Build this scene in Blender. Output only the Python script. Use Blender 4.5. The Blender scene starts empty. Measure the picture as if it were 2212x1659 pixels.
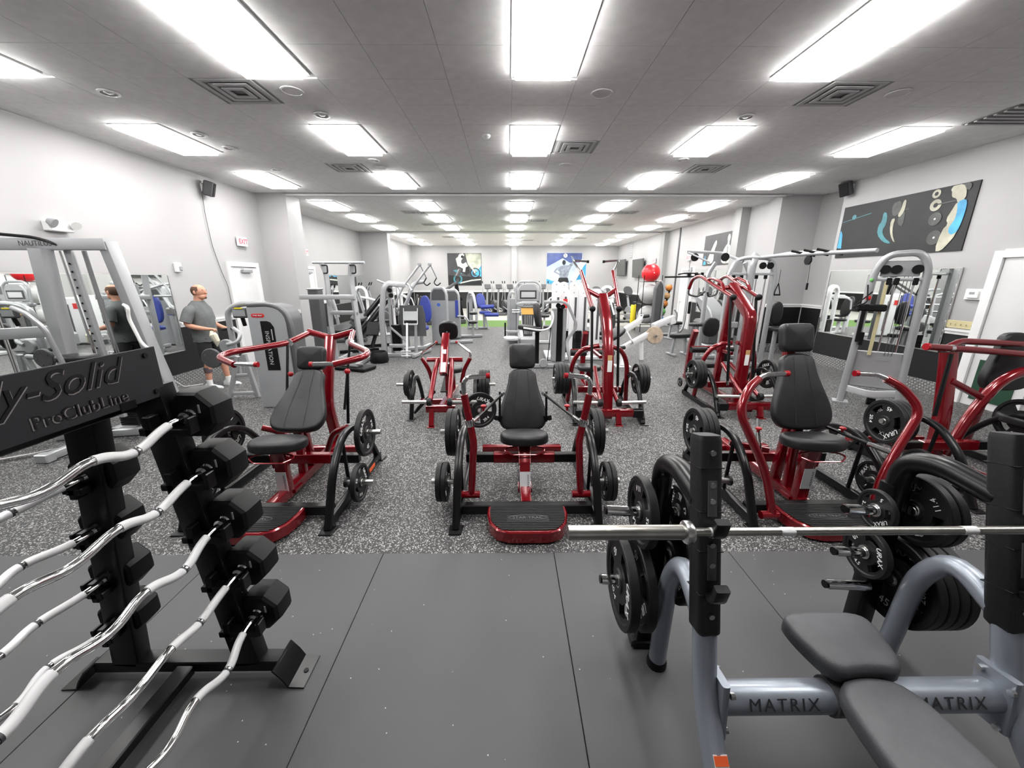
import bpy, math, random
from mathutils import Matrix, Vector
random.seed(7)
sc = bpy.context.scene
COL = sc.collection
R = math.radians

# ------------------------------------------------------------------ camera, world, exposure
cam_d = bpy.data.cameras.new('camera'); cam = bpy.data.objects.new('camera', cam_d); COL.objects.link(cam)
cam_d.sensor_fit = 'HORIZONTAL'; cam_d.sensor_width = 36.0; cam_d.lens = 36.0*831.0/2212.0
cam_d.clip_start = 0.02; cam_d.clip_end = 200
CAM_H = 1.95
cam.location = (0, 0, CAM_H)
cam.rotation_euler = (R(90-15.407), 0, R(-0.532))
sc.camera = cam
w = bpy.data.worlds.new('world'); sc.world = w; w.use_nodes = True
w.node_tree.nodes['Background'].inputs[0].default_value = (0.9, 0.95, 1, 1)
w.node_tree.nodes['Background'].inputs[1].default_value = 0.0
sc.view_settings.view_transform = 'Standard'; sc.view_settings.look = 'None'
sc.view_settings.gamma = 1.0; sc.view_settings.use_curve_mapping = False
sc.view_settings.exposure = 0.0
LIGHT_POWER = 27.5
sc.cycles.max_bounces = 5; sc.cycles.diffuse_bounces = 3; sc.cycles.glossy_bounces = 3; sc.cycles.use_adaptive_sampling = True; sc.cycles.use_light_tree = False; sc.cycles.adaptive_threshold = 0.03; sc.cycles.caustics_reflective = False; sc.cycles.caustics_refractive = False

# ------------------------------------------------------------------ materials
MATS = {}
def mat(name, col, rough=0.5, metal=0.0, bump=0.0, bscale=60.0, var=0.0, vscale=4.0, coat=0.0, emit=None, estr=0.0, spec=None, trans=0.0, alpha=None):
    m = bpy.data.materials.new(name); m.use_nodes = True; MATS[name] = m
    nt = m.node_tree; b = nt.nodes['Principled BSDF']
    b.inputs['Base Color'].default_value = (*col, 1); b.inputs['Roughness'].default_value = rough; b.inputs['Metallic'].default_value = metal
    if coat: b.inputs['Coat Weight'].default_value = coat; b.inputs['Coat Roughness'].default_value = 0.08
    if spec is not None: b.inputs['Specular IOR Level'].default_value = spec
    if trans: b.inputs['Transmission Weight'].default_value = trans
    if emit: b.inputs['Emission Color'].default_value = (*emit, 1); b.inputs['Emission Strength'].default_value = estr
    tc = nt.nodes.new('ShaderNodeTexCoord')
    if var:
        n = nt.nodes.new('ShaderNodeTexNoise'); n.inputs['Scale'].default_value = vscale; n.inputs['Detail'].default_value = 4
        nt.links.new(tc.outputs['Object'], n.inputs['Vector'])
        r = nt.nodes.new('ShaderNodeValToRGB'); r.color_ramp.elements[0].position = .3; r.color_ramp.elements[1].position = .7
        r.color_ramp.elements[0].color = (*[c*(1-var) for c in col], 1); r.color_ramp.elements[1].color = (*[min(1, c*(1+var)) for c in col], 1)
        nt.links.new(n.outputs['Fac'], r.inputs['Fac']); nt.links.new(r.outputs['Color'], b.inputs['Base Color'])
    if bump:
        n = nt.nodes.new('ShaderNodeTexNoise'); n.inputs['Scale'].default_value = bscale; n.inputs['Detail'].default_value = 3
        nt.links.new(tc.outputs['Object'], n.inputs['Vector'])
        bp = nt.nodes.new('ShaderNodeBump'); bp.inputs['Strength'].default_value = bump; bp.inputs['Distance'].default_value = .003
        nt.links.new(n.outputs['Fac'], bp.inputs['Height']); nt.links.new(bp.outputs['Normal'], b.inputs['Normal'])
    return m
mat('wall_paint', (.42, .415, .418), .5, bump=.15, bscale=220, var=.02, vscale=1.2)
mat('wall_paint_grey', (.33, .33, .325), .5, bump=.15, bscale=220, var=.02)
mat('white_trim', (.82, .82, .82), .35, var=.02)
mat('door_white', (.72, .72, .73), .4, var=.02)
mat('black_panel', (.006, .006, .0065), .42, bump=.1, bscale=90)
mat('ceiling_tile', (.80, .79, .785), .9, bump=.6, bscale=300, var=.05, vscale=8)
mat('ceiling_grid', (.66, .66, .66), .6)
mat('vent_grey', (.50, .50, .50), .6, var=.05)
mat('vent_dark', (.30, .30, .30), .6)
mat('light_panel', (.9, .9, .9), .5, emit=(1.0, .985, .965), estr=LIGHT_POWER)
mat('mirror_glass', (.86, .9, .88), .015, 1.0)
mat('red_metal', (.19, .0008, .006), .22, .35, coat=.8, var=.05, vscale=3)
mat('red_plastic', (.30, .003, .010), .3)
mat('black_metal', (.0035, .0035, .004), .3, .0, bump=.05, bscale=200, spec=.32)
mat('black_matte', (.003, .003, .0033), .5, bump=.15, bscale=250, spec=.25)
mat('black_sign', (.02, .02, .023), .40, .3, bump=.1, bscale=500)
mat('charcoal_plastic', (.008, .0083, .009), .45, bump=.2, bscale=500, spec=.4)
mat('rubber', (.006, .006, .0065), .5, bump=.25, bscale=150, spec=.35)
mat('leather', (.0085, .0085, .0098), .40, bump=.3, bscale=320, var=.1, vscale=30, spec=.45)
mat('leather_grey', (.06, .061, .068), .45, bump=.3, bscale=320, var=.08, vscale=20)
mat('leather_blue', (.03, .05, .28), .4, bump=.3, bscale=320, var=.1, vscale=20)
mat('stitch', (.012, .012, .014), .6)
mat('chrome', (.82, .82, .82), .09, 1.0)
mat('knurl', (.78, .78, .79), .42, .75, bump=.6, bscale=1500)
mat('steel', (.62, .62, .61), .28, 1.0, bump=.08, bscale=60, var=.06, vscale=12)
mat('bar_steel', (.40, .39, .36), .32, 1.0, bump=.15, bscale=90, var=.15, vscale=9)
mat('silver_paint', (.44, .45, .465), .36, .45, coat=.2, var=.03)
mat('bench_silver', (.30, .33, .38), .36, .45, coat=.3, bump=.12, bscale=700, var=.04)
mat('grey_plastic', (.33, .34, .35), .4, .2, var=.03)
mat('dark_grey', (.07, .07, .075), .45, var=.04)
mat('white_paint', (.82, .82, .83), .3, coat=.3, var=.02)
mat('label_white', (.86, .86, .84), .4)
mat('label_silver', (.75, .76, .78), .25, .5)
mat('print_white', (.85, .85, .85), .5)
mat('print_dark', (.03, .03, .035), .5)
mat('print_red', (.65, .03, .03), .5)
mat('print_blue', (.05, .13, .5), .5)
mat('print_orange', (.8, .12, .03), .5)
mat('exit_red', (.8, .03, .05), .4, emit=(1, .05, .08), estr=1.2)
mat('screen_dark', (.05, .055, .05), .12)
mat('beige_plastic', (.62, .55, .32), .5)
mat('yellow', (.8, .65, .02), .5)
mat('ball_red', (.75, .02, .03), .3)
mat('ball_orange', (.65, .22, .04), .5)
mat('plate_tan', (.40, .31, .23), .5, var=.15, vscale=20)
mat('ball_tan', (.55, .33, .14), .5)
mat('ball_green', (.15, .5, .12), .5)
mat('ball_blue', (.05, .25, .6), .5)
mat('ball_grey', (.5, .5, .5), .4)
mat('dark_green', (.008, .05, .025), .5)
mat('grille_dark', (.10, .10, .10), .6)
mat('turf', (.085, .17, .03), .9, bump=.8, bscale=300, var=.25, vscale=60)
mat('skin', (.62, .31, .21), .5, bump=.1, bscale=150, var=.08, vscale=14)
mat('hair', (.10, .05, .03), .8, bump=.5, bscale=400)
mat('shirt', (.13, .14, .14), .85, bump=.3, bscale=250, var=.12, vscale=12)
mat('shorts', (.012, .012, .014), .85, bump=.3, bscale=250)
mat('cloth', (.72, .68, .55), .85, bump=.3, bscale=120)
mat('shoe_white', (.68, .72, .73), .5, var=.1, vscale=25)
mat('tattoo', (.10, .07, .08), .6)
mat('orange_print', (.8, .45, .12), .4)

def node_mat(name):
    m = bpy.data.materials.new(name); m.use_nodes = True; MATS[name] = m
    return m, m.node_tree, m.node_tree.nodes['Principled BSDF']
# speckled rubber flooring
m, nt, b = node_mat('speckle_floor')
tc = nt.nodes.new('ShaderNodeTexCoord')
v = nt.nodes.new('ShaderNodeTexVoronoi'); v.inputs['Scale'].default_value = 120; nt.links.new(tc.outputs['Object'], v.inputs['Vector'])
sep = nt.nodes.new('ShaderNodeSeparateColor'); nt.links.new(v.outputs['Color'], sep.inputs[0])
rp = nt.nodes.new('ShaderNodeValToRGB'); rp.color_ramp.interpolation = 'LINEAR'
rp.color_ramp.elements[0].position = .68; rp.color_ramp.elements[0].color = (0, 0, 0, 1)
rp.color_ramp.elements[1].position = .92; rp.color_ramp.elements[1].color = (1, 1, 1, 1)
nt.links.new(sep.outputs[0], rp.inputs[0])
n2 = nt.nodes.new('ShaderNodeTexNoise'); n2.inputs['Scale'].default_value = 190; nt.links.new(tc.outputs['Object'], n2.inputs['Vector'])
rp2 = nt.nodes.new('ShaderNodeValToRGB'); rp2.color_ramp.elements[0].position = .42; rp2.color_ramp.elements[1].position = .58
nt.links.new(n2.outputs['Fac'], rp2.inputs[0])
mul = nt.nodes.new('ShaderNodeMath'); mul.operation = 'MULTIPLY'; nt.links.new(rp.outputs[0], mul.inputs[0]); nt.links.new(rp2.outputs[0], mul.inputs[1])
mx = nt.nodes.new('ShaderNodeMix'); mx.data_type = 'RGBA'; nt.links.new(mul.outputs[0], mx.inputs[0])
mx.inputs[6].default_value = (.024, .024, .025, 1); mx.inputs[7].default_value = (.66, .65, .64, 1)
nt.links.new(mx.outputs[2], b.inputs['Base Color']); b.inputs['Roughness'].default_value = .62
bp = nt.nodes.new('ShaderNodeBump'); bp.inputs['Strength'].default_value = .4; bp.inputs['Distance'].default_value = .002
nt.links.new(n2.outputs['Fac'], bp.inputs['Height']); nt.links.new(bp.outputs['Normal'], b.inputs['Normal'])
# smooth rubber mat with sparse dust specks
m, nt, b = node_mat('mat_rubber')
tc = nt.nodes.new('ShaderNodeTexCoord')
v = nt.nodes.new('ShaderNodeTexVoronoi'); v.inputs['Scale'].default_value = 55; nt.links.new(tc.outputs['Object'], v.inputs['Vector'])
sep = nt.nodes.new('ShaderNodeSeparateColor'); nt.links.new(v.outputs['Color'], sep.inputs[0])
g1 = nt.nodes.new('ShaderNodeMath'); g1.operation = 'GREATER_THAN'; g1.inputs[1].default_value = .985; nt.links.new(sep.outputs[0], g1.inputs[0])
g2 = nt.nodes.new('ShaderNodeMath'); g2.operation = 'LESS_THAN'; g2.inputs[1].default_value = .16; nt.links.new(v.outputs['Distance'], g2.inputs[0])
g3 = nt.nodes.new('ShaderNodeMath'); g3.operation = 'MULTIPLY'; nt.links.new(g1.outputs[0], g3.inputs[0]); nt.links.new(g2.outputs[0], g3.inputs[1])
n3 = nt.nodes.new('ShaderNodeTexNoise'); n3.inputs['Scale'].default_value = 1.6; n3.inputs['Detail'].default_value = 5; nt.links.new(tc.outputs['Object'], n3.inputs['Vector'])
rb = nt.nodes.new('ShaderNodeValToRGB'); rb.color_ramp.elements[0].color = (.050, .050, .052, 1); rb.color_ramp.elements[1].color = (.066, .066, .069, 1)
nt.links.new(n3.outputs['Fac'], rb.inputs[0])
mx = nt.nodes.new('ShaderNodeMix'); mx.data_type = 'RGBA'; nt.links.new(g3.outputs[0], mx.inputs[0]); nt.links.new(rb.outputs[0], mx.inputs[6]); mx.inputs[7].default_value = (.45, .45, .45, 1)
nt.links.new(mx.outputs[2], b.inputs['Base Color']); b.inputs['Roughness'].default_value = .55
n4 = nt.nodes.new('ShaderNodeTexNoise'); n4.inputs['Scale'].default_value = 400; nt.links.new(tc.outputs['Object'], n4.inputs['Vector'])
bp = nt.nodes.new('ShaderNodeBump'); bp.inputs['Strength'].default_value = .25; bp.inputs['Distance'].default_value = .002
nt.links.new(n4.outputs['Fac'], bp.inputs['Height']); nt.links.new(bp.outputs['Normal'], b.inputs['Normal'])
# diamond plate
m, nt, b = node_mat('diamond_plate')
tc = nt.nodes.new('ShaderNodeTexCoord'); mp = nt.nodes.new('ShaderNodeMapping'); mp.inputs['Rotation'].default_value = (R(45), R(45), R(45)); nt.links.new(tc.outputs['Object'], mp.inputs[0])
ck = nt.nodes.new('ShaderNodeTexVoronoi'); ck.inputs['Scale'].default_value = 26; ck.inputs['Randomness'].default_value = 0.15; nt.links.new(mp.outputs[0], ck.inputs['Vector'])
cr = nt.nodes.new('ShaderNodeValToRGB'); cr.color_ramp.elements[0].position = .25; cr.color_ramp.elements[0].color = (.75, .75, .75, 1); cr.color_ramp.elements[1].position = .5; cr.color_ramp.elements[1].color = (.28, .28, .28, 1)
nt.links.new(ck.outputs['Distance'], cr.inputs[0]); nt.links.new(cr.outputs[0], b.inputs['Base Color'])
b.inputs['Metallic'].default_value = .8; b.inputs['Roughness'].default_value = .35
bp = nt.nodes.new('ShaderNodeBump'); bp.inputs['Distance'].default_value = .004; bp.invert = True; nt.links.new(ck.outputs['Distance'], bp.inputs['Height']); nt.links.new(bp.outputs['Normal'], b.inputs['Normal'])
# pale wood-look floor
m, nt, b = node_mat('pale_floor')
tc = nt.nodes.new('ShaderNodeTexCoord'); mp = nt.nodes.new('ShaderNodeMapping'); mp.inputs['Scale'].default_value = (1, 12, 1); nt.links.new(tc.outputs['Object'], mp.inputs[0])
n = nt.nodes.new('ShaderNodeTexNoise'); n.inputs['Scale'].default_value = 1.5; n.inputs['Detail'].default_value = 6; nt.links.new(mp.outputs[0], n.inputs['Vector'])
rr = nt.nodes.new('ShaderNodeValToRGB'); rr.color_ramp.elements[0].color = (.34, .33, .29, 1); rr.color_ramp.elements[1].color = (.66, .65, .60, 1)
nt.links.new(n.outputs['Fac'], rr.inputs[0]); nt.links.new(rr.outputs[0], b.inputs['Base Color']); b.inputs['Roughness'].default_value = .3

# ------------------------------------------------------------------ mesh helpers
def T(x=0, y=0, z=0): return Matrix.Translation((x, y, z))
def RX(a): return Matrix.Rotation(R(a), 4, 'X')
def RY(a): return Matrix.Rotation(R(a), 4, 'Y')
def RZ(a): return Matrix.Rotation(R(a), 4, 'Z')
I4 = Matrix.Identity(4)
def rrect(w, h, r=.2, n=3):
    """rounded rectangle profile, r is absolute radius"""
    r = min(r, w/2*.999, h/2*.999); o = []
    for cx, cy, a0 in ((w/2-r, h/2-r, 0), (-w/2+r, h/2-r, 90), (-w/2+r, -h/2+r, 180), (w/2-r, -h/2+r, 270)):
        for i in range(n+1):
            a = R(a0+90*i/n); o.append((cx+r*math.cos(a), cy+r*math.sin(a)))
    return o
def circ(r, n=12): return [(r*math.cos(2*math.pi*i/n), r*math.sin(2*math.pi*i/n)) for i in range(n)]
def fillet(pts, rad, n=5):
    pts = [Vector(p) for p in pts]
    if len(pts) < 3 or rad <= 0: return pts
    out = [pts[0]]
    for i in range(1, len(pts)-1):
        a, b_, c = pts[i-1], pts[i], pts[i+1]
        d1, d2 = (a-b_), (c-b_); l1, l2 = d1.length, d2.length
        k = min(rad, l1*.48, l2*.48)
        p1 = b_+d1/l1*k; p2 = b_+d2/l2*k
        for j in range(n+1):
            t = j/n; out.append(p1*(1-t)**2 + b_*2*t*(1-t) + p2*t*t)
    out.append(pts[-1]); return out
class MB:
    def __init__(s): s.v = []; s.f = []
    def add(s, vs, fs, M=None):
        o = len(s.v)
        s.v += [(M @ Vector(p)) if M else Vector(p) for p in vs]
        s.f += [tuple(i+o for i in f) for f in fs]; return s
    def box(s, c, d, M=None, b=0.0):
        cx, cy, cz = c; x, y, z = d[0]/2, d[1]/2, d[2]/2
        if b <= 0:
            vs = [(cx+i*x, cy+j*y, cz+k*z) for i in (-1, 1) for j in (-1, 1) for k in (-1, 1)]
            return s.add(vs, [(0, 1, 3, 2), (4, 6, 7, 5), (0, 4, 5, 1), (2, 3, 7, 6), (0, 2, 6, 4), (1, 5, 7, 3)], M)
        b = min(b, x*.95, y*.95, z*.95); vs = []; idx = {}
        for i in (-1, 1):
            for j in (-1, 1):
                for k in (-1, 1):
                    for a, p in enumerate(((x, y-b, z-b), (x-b, y, z-b), (x-b, y-b, z))):
                        idx[i, j, k, a] = len(vs); vs.append((cx+i*p[0], cy+j*p[1], cz+k*p[2]))
        fs = []
        g = lambda i, j, k, a: idx[i, j, k, a]
        for q in (-1, 1):
            fs.append(tuple(g(q, j, k, 0) for j, k in ((-1, -1), (1, -1), (1, 1), (-1, 1))[::q]))
            fs.append(tuple(g(i, q, k, 1) for i, k in ((-1, -1), (-1, 1), (1, 1), (1, -1))[::q]))
            fs.append(tuple(g(i, j, q, 2) for i, j in ((-1, -1), (1, -1), (1, 1), (-1, 1))[::q]))
        for i in (-1, 1):
            for j in (-1, 1):
                f = (g(i, j, -1, 0), g(i, j, -1, 1), g(i, j, 1, 1), g(i, j, 1, 0)); fs.append(f if i*j > 0 else f[::-1])
                f = (g(i, -1, j, 2), g(i, -1, j, 0), g(i, 1, j, 0), g(i, 1, j, 2)); fs.append(f if i*j > 0 else f[::-1])
                f = (g(-1, i, j, 1), g(-1, i, j, 2), g(1, i, j, 2), g(1, i, j, 1)); fs.append(f if i*j > 0 else f[::-1])
                for k in (-1, 1):
                    f = (g(i, j, k, 0), g(i, j, k, 1), g(i, j, k, 2)); fs.append(f if i*j*k > 0 else f[::-1])
        return s.add(vs, fs, M)
    def rbox(s, c, d, Rm, b=0.0): return s.box((0, 0, 0), d, T(*c) @ Rm, b)
    def sweep(s, prof, pts, up=(0, 0, 1), M=None, caps=True, closed=False, scale=None):
        pts = [Vector(p) for p in pts]; n = len(prof); L = len(pts); vs = []; fs = []
        tang = []
        for i in range(L):
            if closed: t = pts[(i+1) % L]-pts[i-1]
            else: t = (pts[min(i+1, L-1)]-pts[max(i-1, 0)])
            tang.append(t.normalized())
        nx = Vector(up)
        if abs(nx.normalized().dot(tang[0])) > .98: nx = Vector((0, 1, 0)) if abs(tang[0].y) < .9 else Vector((1, 0, 0))
        for i in range(L):
            t = tang[i]; nx = (nx-t*nx.dot(t)); nx = nx.normalized() if nx.length > 1e-6 else t.orthogonal().normalized()
            sx = t.cross(nx)
            k = 1 if scale is None else scale[i]
            for (a, b_) in prof: vs.append(pts[i]+sx*a*k+nx*b_*k)
        for i in range(L if closed else L-1):
            i2 = (i+1) % L
            for j in range(n):
                fs.append((i*n+j, i*n+(j+1) % n, i2*n+(j+1) % n, i2*n+j))
        if caps and not closed:
            fs.append(tuple(range(n))[::-1]); fs.append(tuple((L-1)*n+j for j in range(n)))
        return s.add(vs, fs, M)
    def tube(s, pts, r, n=10, fil=0.0, M=None, closed=False, fn=5):
        return s.sweep(circ(r, n), fillet(pts, fil, fn) if not closed else pts, M=M, closed=closed)
    def rtube(s, pts, w, h, fil=0.0, rr=.008, up=(0, 0, 1), M=None, fn=5):
        return s.sweep(rrect(w, h, rr, 2), fillet(pts, fil, fn), up=up, M=M)
    def cyl(s, a, b_, r, n=12, r2=None, M=None):
        return s.sweep(circ(r, n), [a, b_], M=M, scale=None if r2 is None else [1, r2/r])
    def lathe(s, prof, n=24, M=None, cap=True):
        vs = []; fs = []; L = len(prof)
        for (r, z) in prof:
            for j in range(n): a = 2*math.pi*j/n; vs.append((r*math.cos(a), r*math.sin(a), z))
        for i in range(L-1):
            for j in range(n): fs.append((i*n+j, i*n+(j+1) % n, (i+1)*n+(j+1) % n, (i+1)*n+j))
        if cap: fs.append(tuple(range(n))[::-1]); fs.append(tuple((L-1)*n+j for j in range(n)))
        return s.add(vs, fs, M)
    def sphere(s, c, r, n=16, M=None, sc3=(1, 1, 1)):
        vs = []; fs = []; m = n//2
        for i in range(1, m):
            p = math.pi*i/m
            for j in range(n): a = 2*math.pi*j/n; vs.append((c[0]+r*sc3[0]*math.sin(p)*math.cos(a), c[1]+r*sc3[1]*math.sin(p)*math.sin(a), c[2]+r*sc3[2]*math.cos(p)))
        vs += [(c[0], c[1], c[2]+r*sc3[2]), (c[0], c[1], c[2]-r*sc3[2])]; t = len(vs)-2
        for i in range(m-2):
            for j in range(n): fs.append((i*n+j, (i+1)*n+j, (i+1)*n+(j+1) % n, i*n+(j+1) % n))
        for j in range(n):
            fs.append((t, j, (j+1) % n)); fs.append((t+1, (m-2)*n+(j+1) % n, (m-2)*n+j))
        return s.add(vs, fs, M)
    def prism(s, poly, z0, z1, M=None, b=0.0):
        """extrude a ccw polygon in xy; optional chamfer b on both rims"""
        poly = ccw(poly); n = len(poly); rings = [(poly, z0), (poly, z1)]
        if b > 0:
            ins = inset(poly, b); rings = [(ins, z0), (poly, z0+b), (poly, z1-b), (ins, z1)]
        vs = []; fs = []
        for p, z in rings: vs += [(q[0], q[1], z) for q in p]
        for i in range(len(rings)-1):
            for j in range(n): fs.append((i*n+j, i*n+(j+1) % n, (i+1)*n+(j+1) % n, (i+1)*n+j))
        fs.append(tuple(range(n))[::-1]); fs.append(tuple((len(rings)-1)*n+j for j in range(n)))
        return s.add(vs, fs, M)
    def pad(s, poly, th, rad=.03, crown=.0, M=None):
        """upholstered cushion: outline poly in xy, thickness th along z, rounded rims, crowned top"""
        poly = ccw(poly); n = len(poly); vs = []; fs = []; rings = []
        k = 5
        for i in range(k+1):
            a = math.pi/2*i/k; rings.append((inset(poly, rad*.5*(1-math.sin(a))), rad*.5*(1-math.cos(a))*1.0))
        for i in range(k+1):
            a = math.pi/2*i/k; rings.append((inset(poly, rad*(1-math.cos(a))), th-rad+rad*math.sin(a)))
        c = (sum(p[0] for p in poly)/n, sum(p[1] for p in poly)/n)
        base = inset(poly, rad)
        for t in (.8, .55, .25):
            rings.append(([(c[0]+(p[0]-c[0])*t, c[1]+(p[1]-c[1])*t) for p in base], th+crown*(1-t*t)))
        for p, z in rings: vs += [(q[0], q[1], z) for q in p]
        for i in range(len(rings)-1):
            for j in range(n): fs.append((i*n+j, i*n+(j+1) % n, (i+1)*n+(j+1) % n, (i+1)*n+j))
        fs.append(tuple(range(n))[::-1]); fs.append(tuple((len(rings)-1)*n+j for j in range(n)))
        return s.add(vs, fs, M)
    def mesh(s, name, mt, ang=35):
        me = bpy.data.meshes.new(name); me.from_pydata([tuple(p) for p in s.v], [], s.f)
        me.materials.append(MATS[mt]); me.polygons.foreach_set('use_smooth', [True]*len(me.polygons)); me.set_sharp_from_angle(angle=R(ang)); me.update()
        return me
    def build(s, name, mt, parent=None, label=None, ang=35, kind=None):
        o = bpy.data.objects.new(name, s.mesh(name, mt, ang)); COL.objects.link(o)
        if parent: o.parent = parent
        if label: o['label'] = label
        if kind: o['kind'] = kind
        return o
def ccw(poly): return list(poly) if sum(poly[i-1][0]*poly[i][1]-poly[i][0]*poly[i-1][1] for i in range(len(poly))) > 0 else list(poly)[::-1]
def inset(poly, d):
    n = len(poly); out = []
    for i in range(n):
        a, b_, c = poly[i-1], poly[i], poly[(i+1) % n]
        e1 = Vector((b_[0]-a[0], b_[1]-a[1])); e2 = Vector((c[0]-b_[0], c[1]-b_[1]))
        if e1.length < 1e-9: e1 = e2
        if e2.length < 1e-9: e2 = e1
        n1 = Vector((-e1.y, e1.x)).normalized(); n2 = Vector((-e2.y, e2.x)).normalized()
        m_ = n1+n2; m_ = m_/max(.5, m_.length_squared)*2 if m_.length > 1e-6 else n1
        out.append((b_[0]+m_.x*d, b_[1]+m_.y*d))
    return out
def smooth_poly(pts, it=2):
    for _ in range(it):
        o = []
        for i in range(len(pts)):
            a, b_ = pts[i], pts[(i+1) % len(pts)]
            o += [(a[0]*.75+b_[0]*.25, a[1]*.75+b_[1]*.25), (a[0]*.25+b_[0]*.75, a[1]*.25+b_[1]*.75)]
        pts = o
    return pts
def tag(o, label=None, cat=None, group=None, kind=None):
    if label: o['label'] = label
    if cat: o['category'] = cat
    if group: o['group'] = group
    if kind: o['kind'] = kind
    return o
def thing(name, label, cat, loc=(0, 0, 0), rz=0, group=None):
    o = bpy.data.objects.new(name, None); COL.objects.link(o); o.empty_display_size = .1
    o.location = loc; o.rotation_euler = (0, 0, R(rz)); return tag(o, label, cat, group)
def struct(name, mb, mt, parent=None, label=None):
    o = mb.build(name, mt, parent)
    if not parent: o['kind'] = 'structure'
    if label: o['label'] = label
    return o
def copy_tree(o, parent=None):
    c = o.copy(); COL.objects.link(c); c.parent = parent
    for ch in o.children: copy_tree(ch, c)
    return c
TXT = {}
def text_mesh(txt, size, depth=.0008, shear=0.0, space=1.0, bold=0.0):
    key = (txt, size, depth, shear, space, bold)
    if key not in TXT:
        cu = bpy.data.curves.new('t', 'FONT'); cu.body = txt; cu.size = size; cu.extrude = depth; cu.align_x = 'CENTER'; cu.align_y = 'CENTER'; cu.shear = shear; cu.space_character = space; cu.resolution_u = 3; cu.offset = bold
        o = bpy.data.objects.new('t', cu); COL.objects.link(o)
        dg = bpy.context.evaluated_depsgraph_get(); me = o.evaluated_get(dg).to_mesh()
        TXT[key] = ([tuple(v_.co) for v_ in me.vertices], [tuple(p.vertices) for p in me.polygons])
        o.evaluated_get(dg).to_mesh_clear(); bpy.data.objects.remove(o); bpy.data.curves.remove(cu)
    return TXT[key]
def add_text(mb, txt, size, M, shear=0.0, space=1.0, depth=.0008, bold=0.0):
    vs, fs = text_mesh(txt, size, depth, shear, space, bold); mb.add(vs, fs, M)
# ------------------------------------------------------------------ room shell
CE = 3.924; YB = -4.0; YF = 26.0
# floor: base slab, speckled rubber, smooth mats, turf strip, pale floor beyond
fl = struct('floor', MB().box((.6, 11, -.1), (17, 31, .16)), 'black_matte')
MB().box((.6, 9.2, -.01), (16.4, 13.6, .02)).build('speckled_rubber', 'speckle_floor', fl)
MB().box((-.6, 17.25, -.01), (5.4, 2.5, .02)).build('turf_strip', 'turf', fl)
MB().box((-5.45, 17.25, -.01), (4.3, 2.5, .02)).build('speckled_rubber', 'speckle_floor', fl)
MB().box((5.45, 17.25, -.01), (6.7, 2.5, .02)).build('pale_flooring', 'pale_floor', fl)
MB().box((.6, 22.3, -.01), (16.4, 7.6, .02)).build('pale_flooring', 'pale_floor', fl)
ys = [-4.0, -2.2, -.4, 1.42, 2.41]
xs_rows = [[-6.3, -4.9, -3.5, -2.12, -.93, .36, 1.66, 2.98, 4.3, 5.7, 7.5]]
def mat_tile(x0, x1, y0, y1):
    g = .004
    MB().box(((x0+x1)/2, (y0+y1)/2, -.008), (x1-x0-g, y1-y0-g, .022), b=.002).build('floor_mat', 'mat_rubber', fl)
cols = [-6.3, -4.8, -3.45, -2.12, -.92, .33, 1.62, 3.0, 4.4, 5.8, 7.5]
for i in range(len(cols)-1):
    off = 0 if i != 4 and i != 5 else 0
    y0 = 2.40
    for dy in ([1.83]*4):
        mat_tile(cols[i], cols[i+1], max(YB, y0-dy), y0); y0 -= dy
# walls
def wall(name, x0, x1, y0, y1, mt='wall_paint', z1=CE+.15): return struct(name, MB().box(((x0+x1)/2, (y0+y1)/2, z1/2), (x1-x0, y1-y0, z1)), mt)
wall('wall_left', -6.4, -6.15, YB, 10.3)
wall('wall_left_pillar', -6.9, -5.43, 10.3, 10.95)
wall('wall_left_rear', -7.0, -6.7, 10.95, 18.5)
wall('wall_left_rear_pillar', -6.9, -5.45, 18.5, 18.9)
wall('wall_left_end', -6.9, -6.2, 18.9, YF)
wall('wall_far', -7.0, 7.6, YF, YF+.2)
wall('wall_right', 7.35, 7.85, YB, 9.12)
wall('wall_right_recess', 7.85, 8.1, 9.12, 10.42)
wall('wall_right_pillar', 6.85, 8.1, 10.42, 10.9)
wall('wall_right_rear', 7.06, 7.4, 10.9, YF)
wall('wall_right_rear_pillar', 6.8, 7.06, 12.05, 12.4, 'wall_paint_grey')
wall('wall_right_end_pillar', 6.86, 7.06, 17.9, 18.3, 'wall_paint_grey')
wall('wall_far_column', .2, .56, YF-.12, YF)
wall('wall_back', -6.4, 7.6, YB-.2, YB)
# dark joint strip beside right rear pillar
struct('trim_1', MB().box((7.045, 16.75, CE/2), (.03, .1, CE)), 'dark_grey')
# wainscot, chair rail, baseboard for the wall runs: (axis, wall face coordinate, from, to, facing sign)
def wains(side, ax, c, a, b_, sg, base=True, z1=1.06, ra=None, rb=None):
    def bx(z0, z1_, th, a=a, b_=b_):
        cc = c+sg*th/2
        return MB().box((cc, (a+b_)/2, (z0+z1_)/2), (th, b_-a, z1_-z0)) if ax == 'x' else MB().box(((a+b_)/2, cc, (z0+z1_)/2), (b_-a, th, z1_-z0))
    struct('trim_panel_'+side, bx(.0, z1, .012), 'black_panel')
    ra = a if ra is None else ra; rb = b_ if rb is None else rb
    r = bx(z1, z1+.05, .03, ra, rb); r2 = bx(z1+.05, z1+.085, .05, ra, rb)
    r.add(r2.v, r2.f); struct('trim_rail_'+side, r, 'white_trim')
    if base: struct('baseboard_'+side, bx(.0, .22, .018), 'diamond_plate')
wains('left', 'x', -6.15, YB, 8.78, 1, ra=7.28); wains('left_b', 'x', -6.15, 9.92, 10.28, 1)
wains('left_pillar', 'y', 10.3, -6.13, -5.45, -1)
wains('left_rear', 'x', -6.7, 13.95, 18.48, 1, rb=14.55); wains('left_end', 'x', -6.2, 18.92, YF, 1, False)
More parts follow.
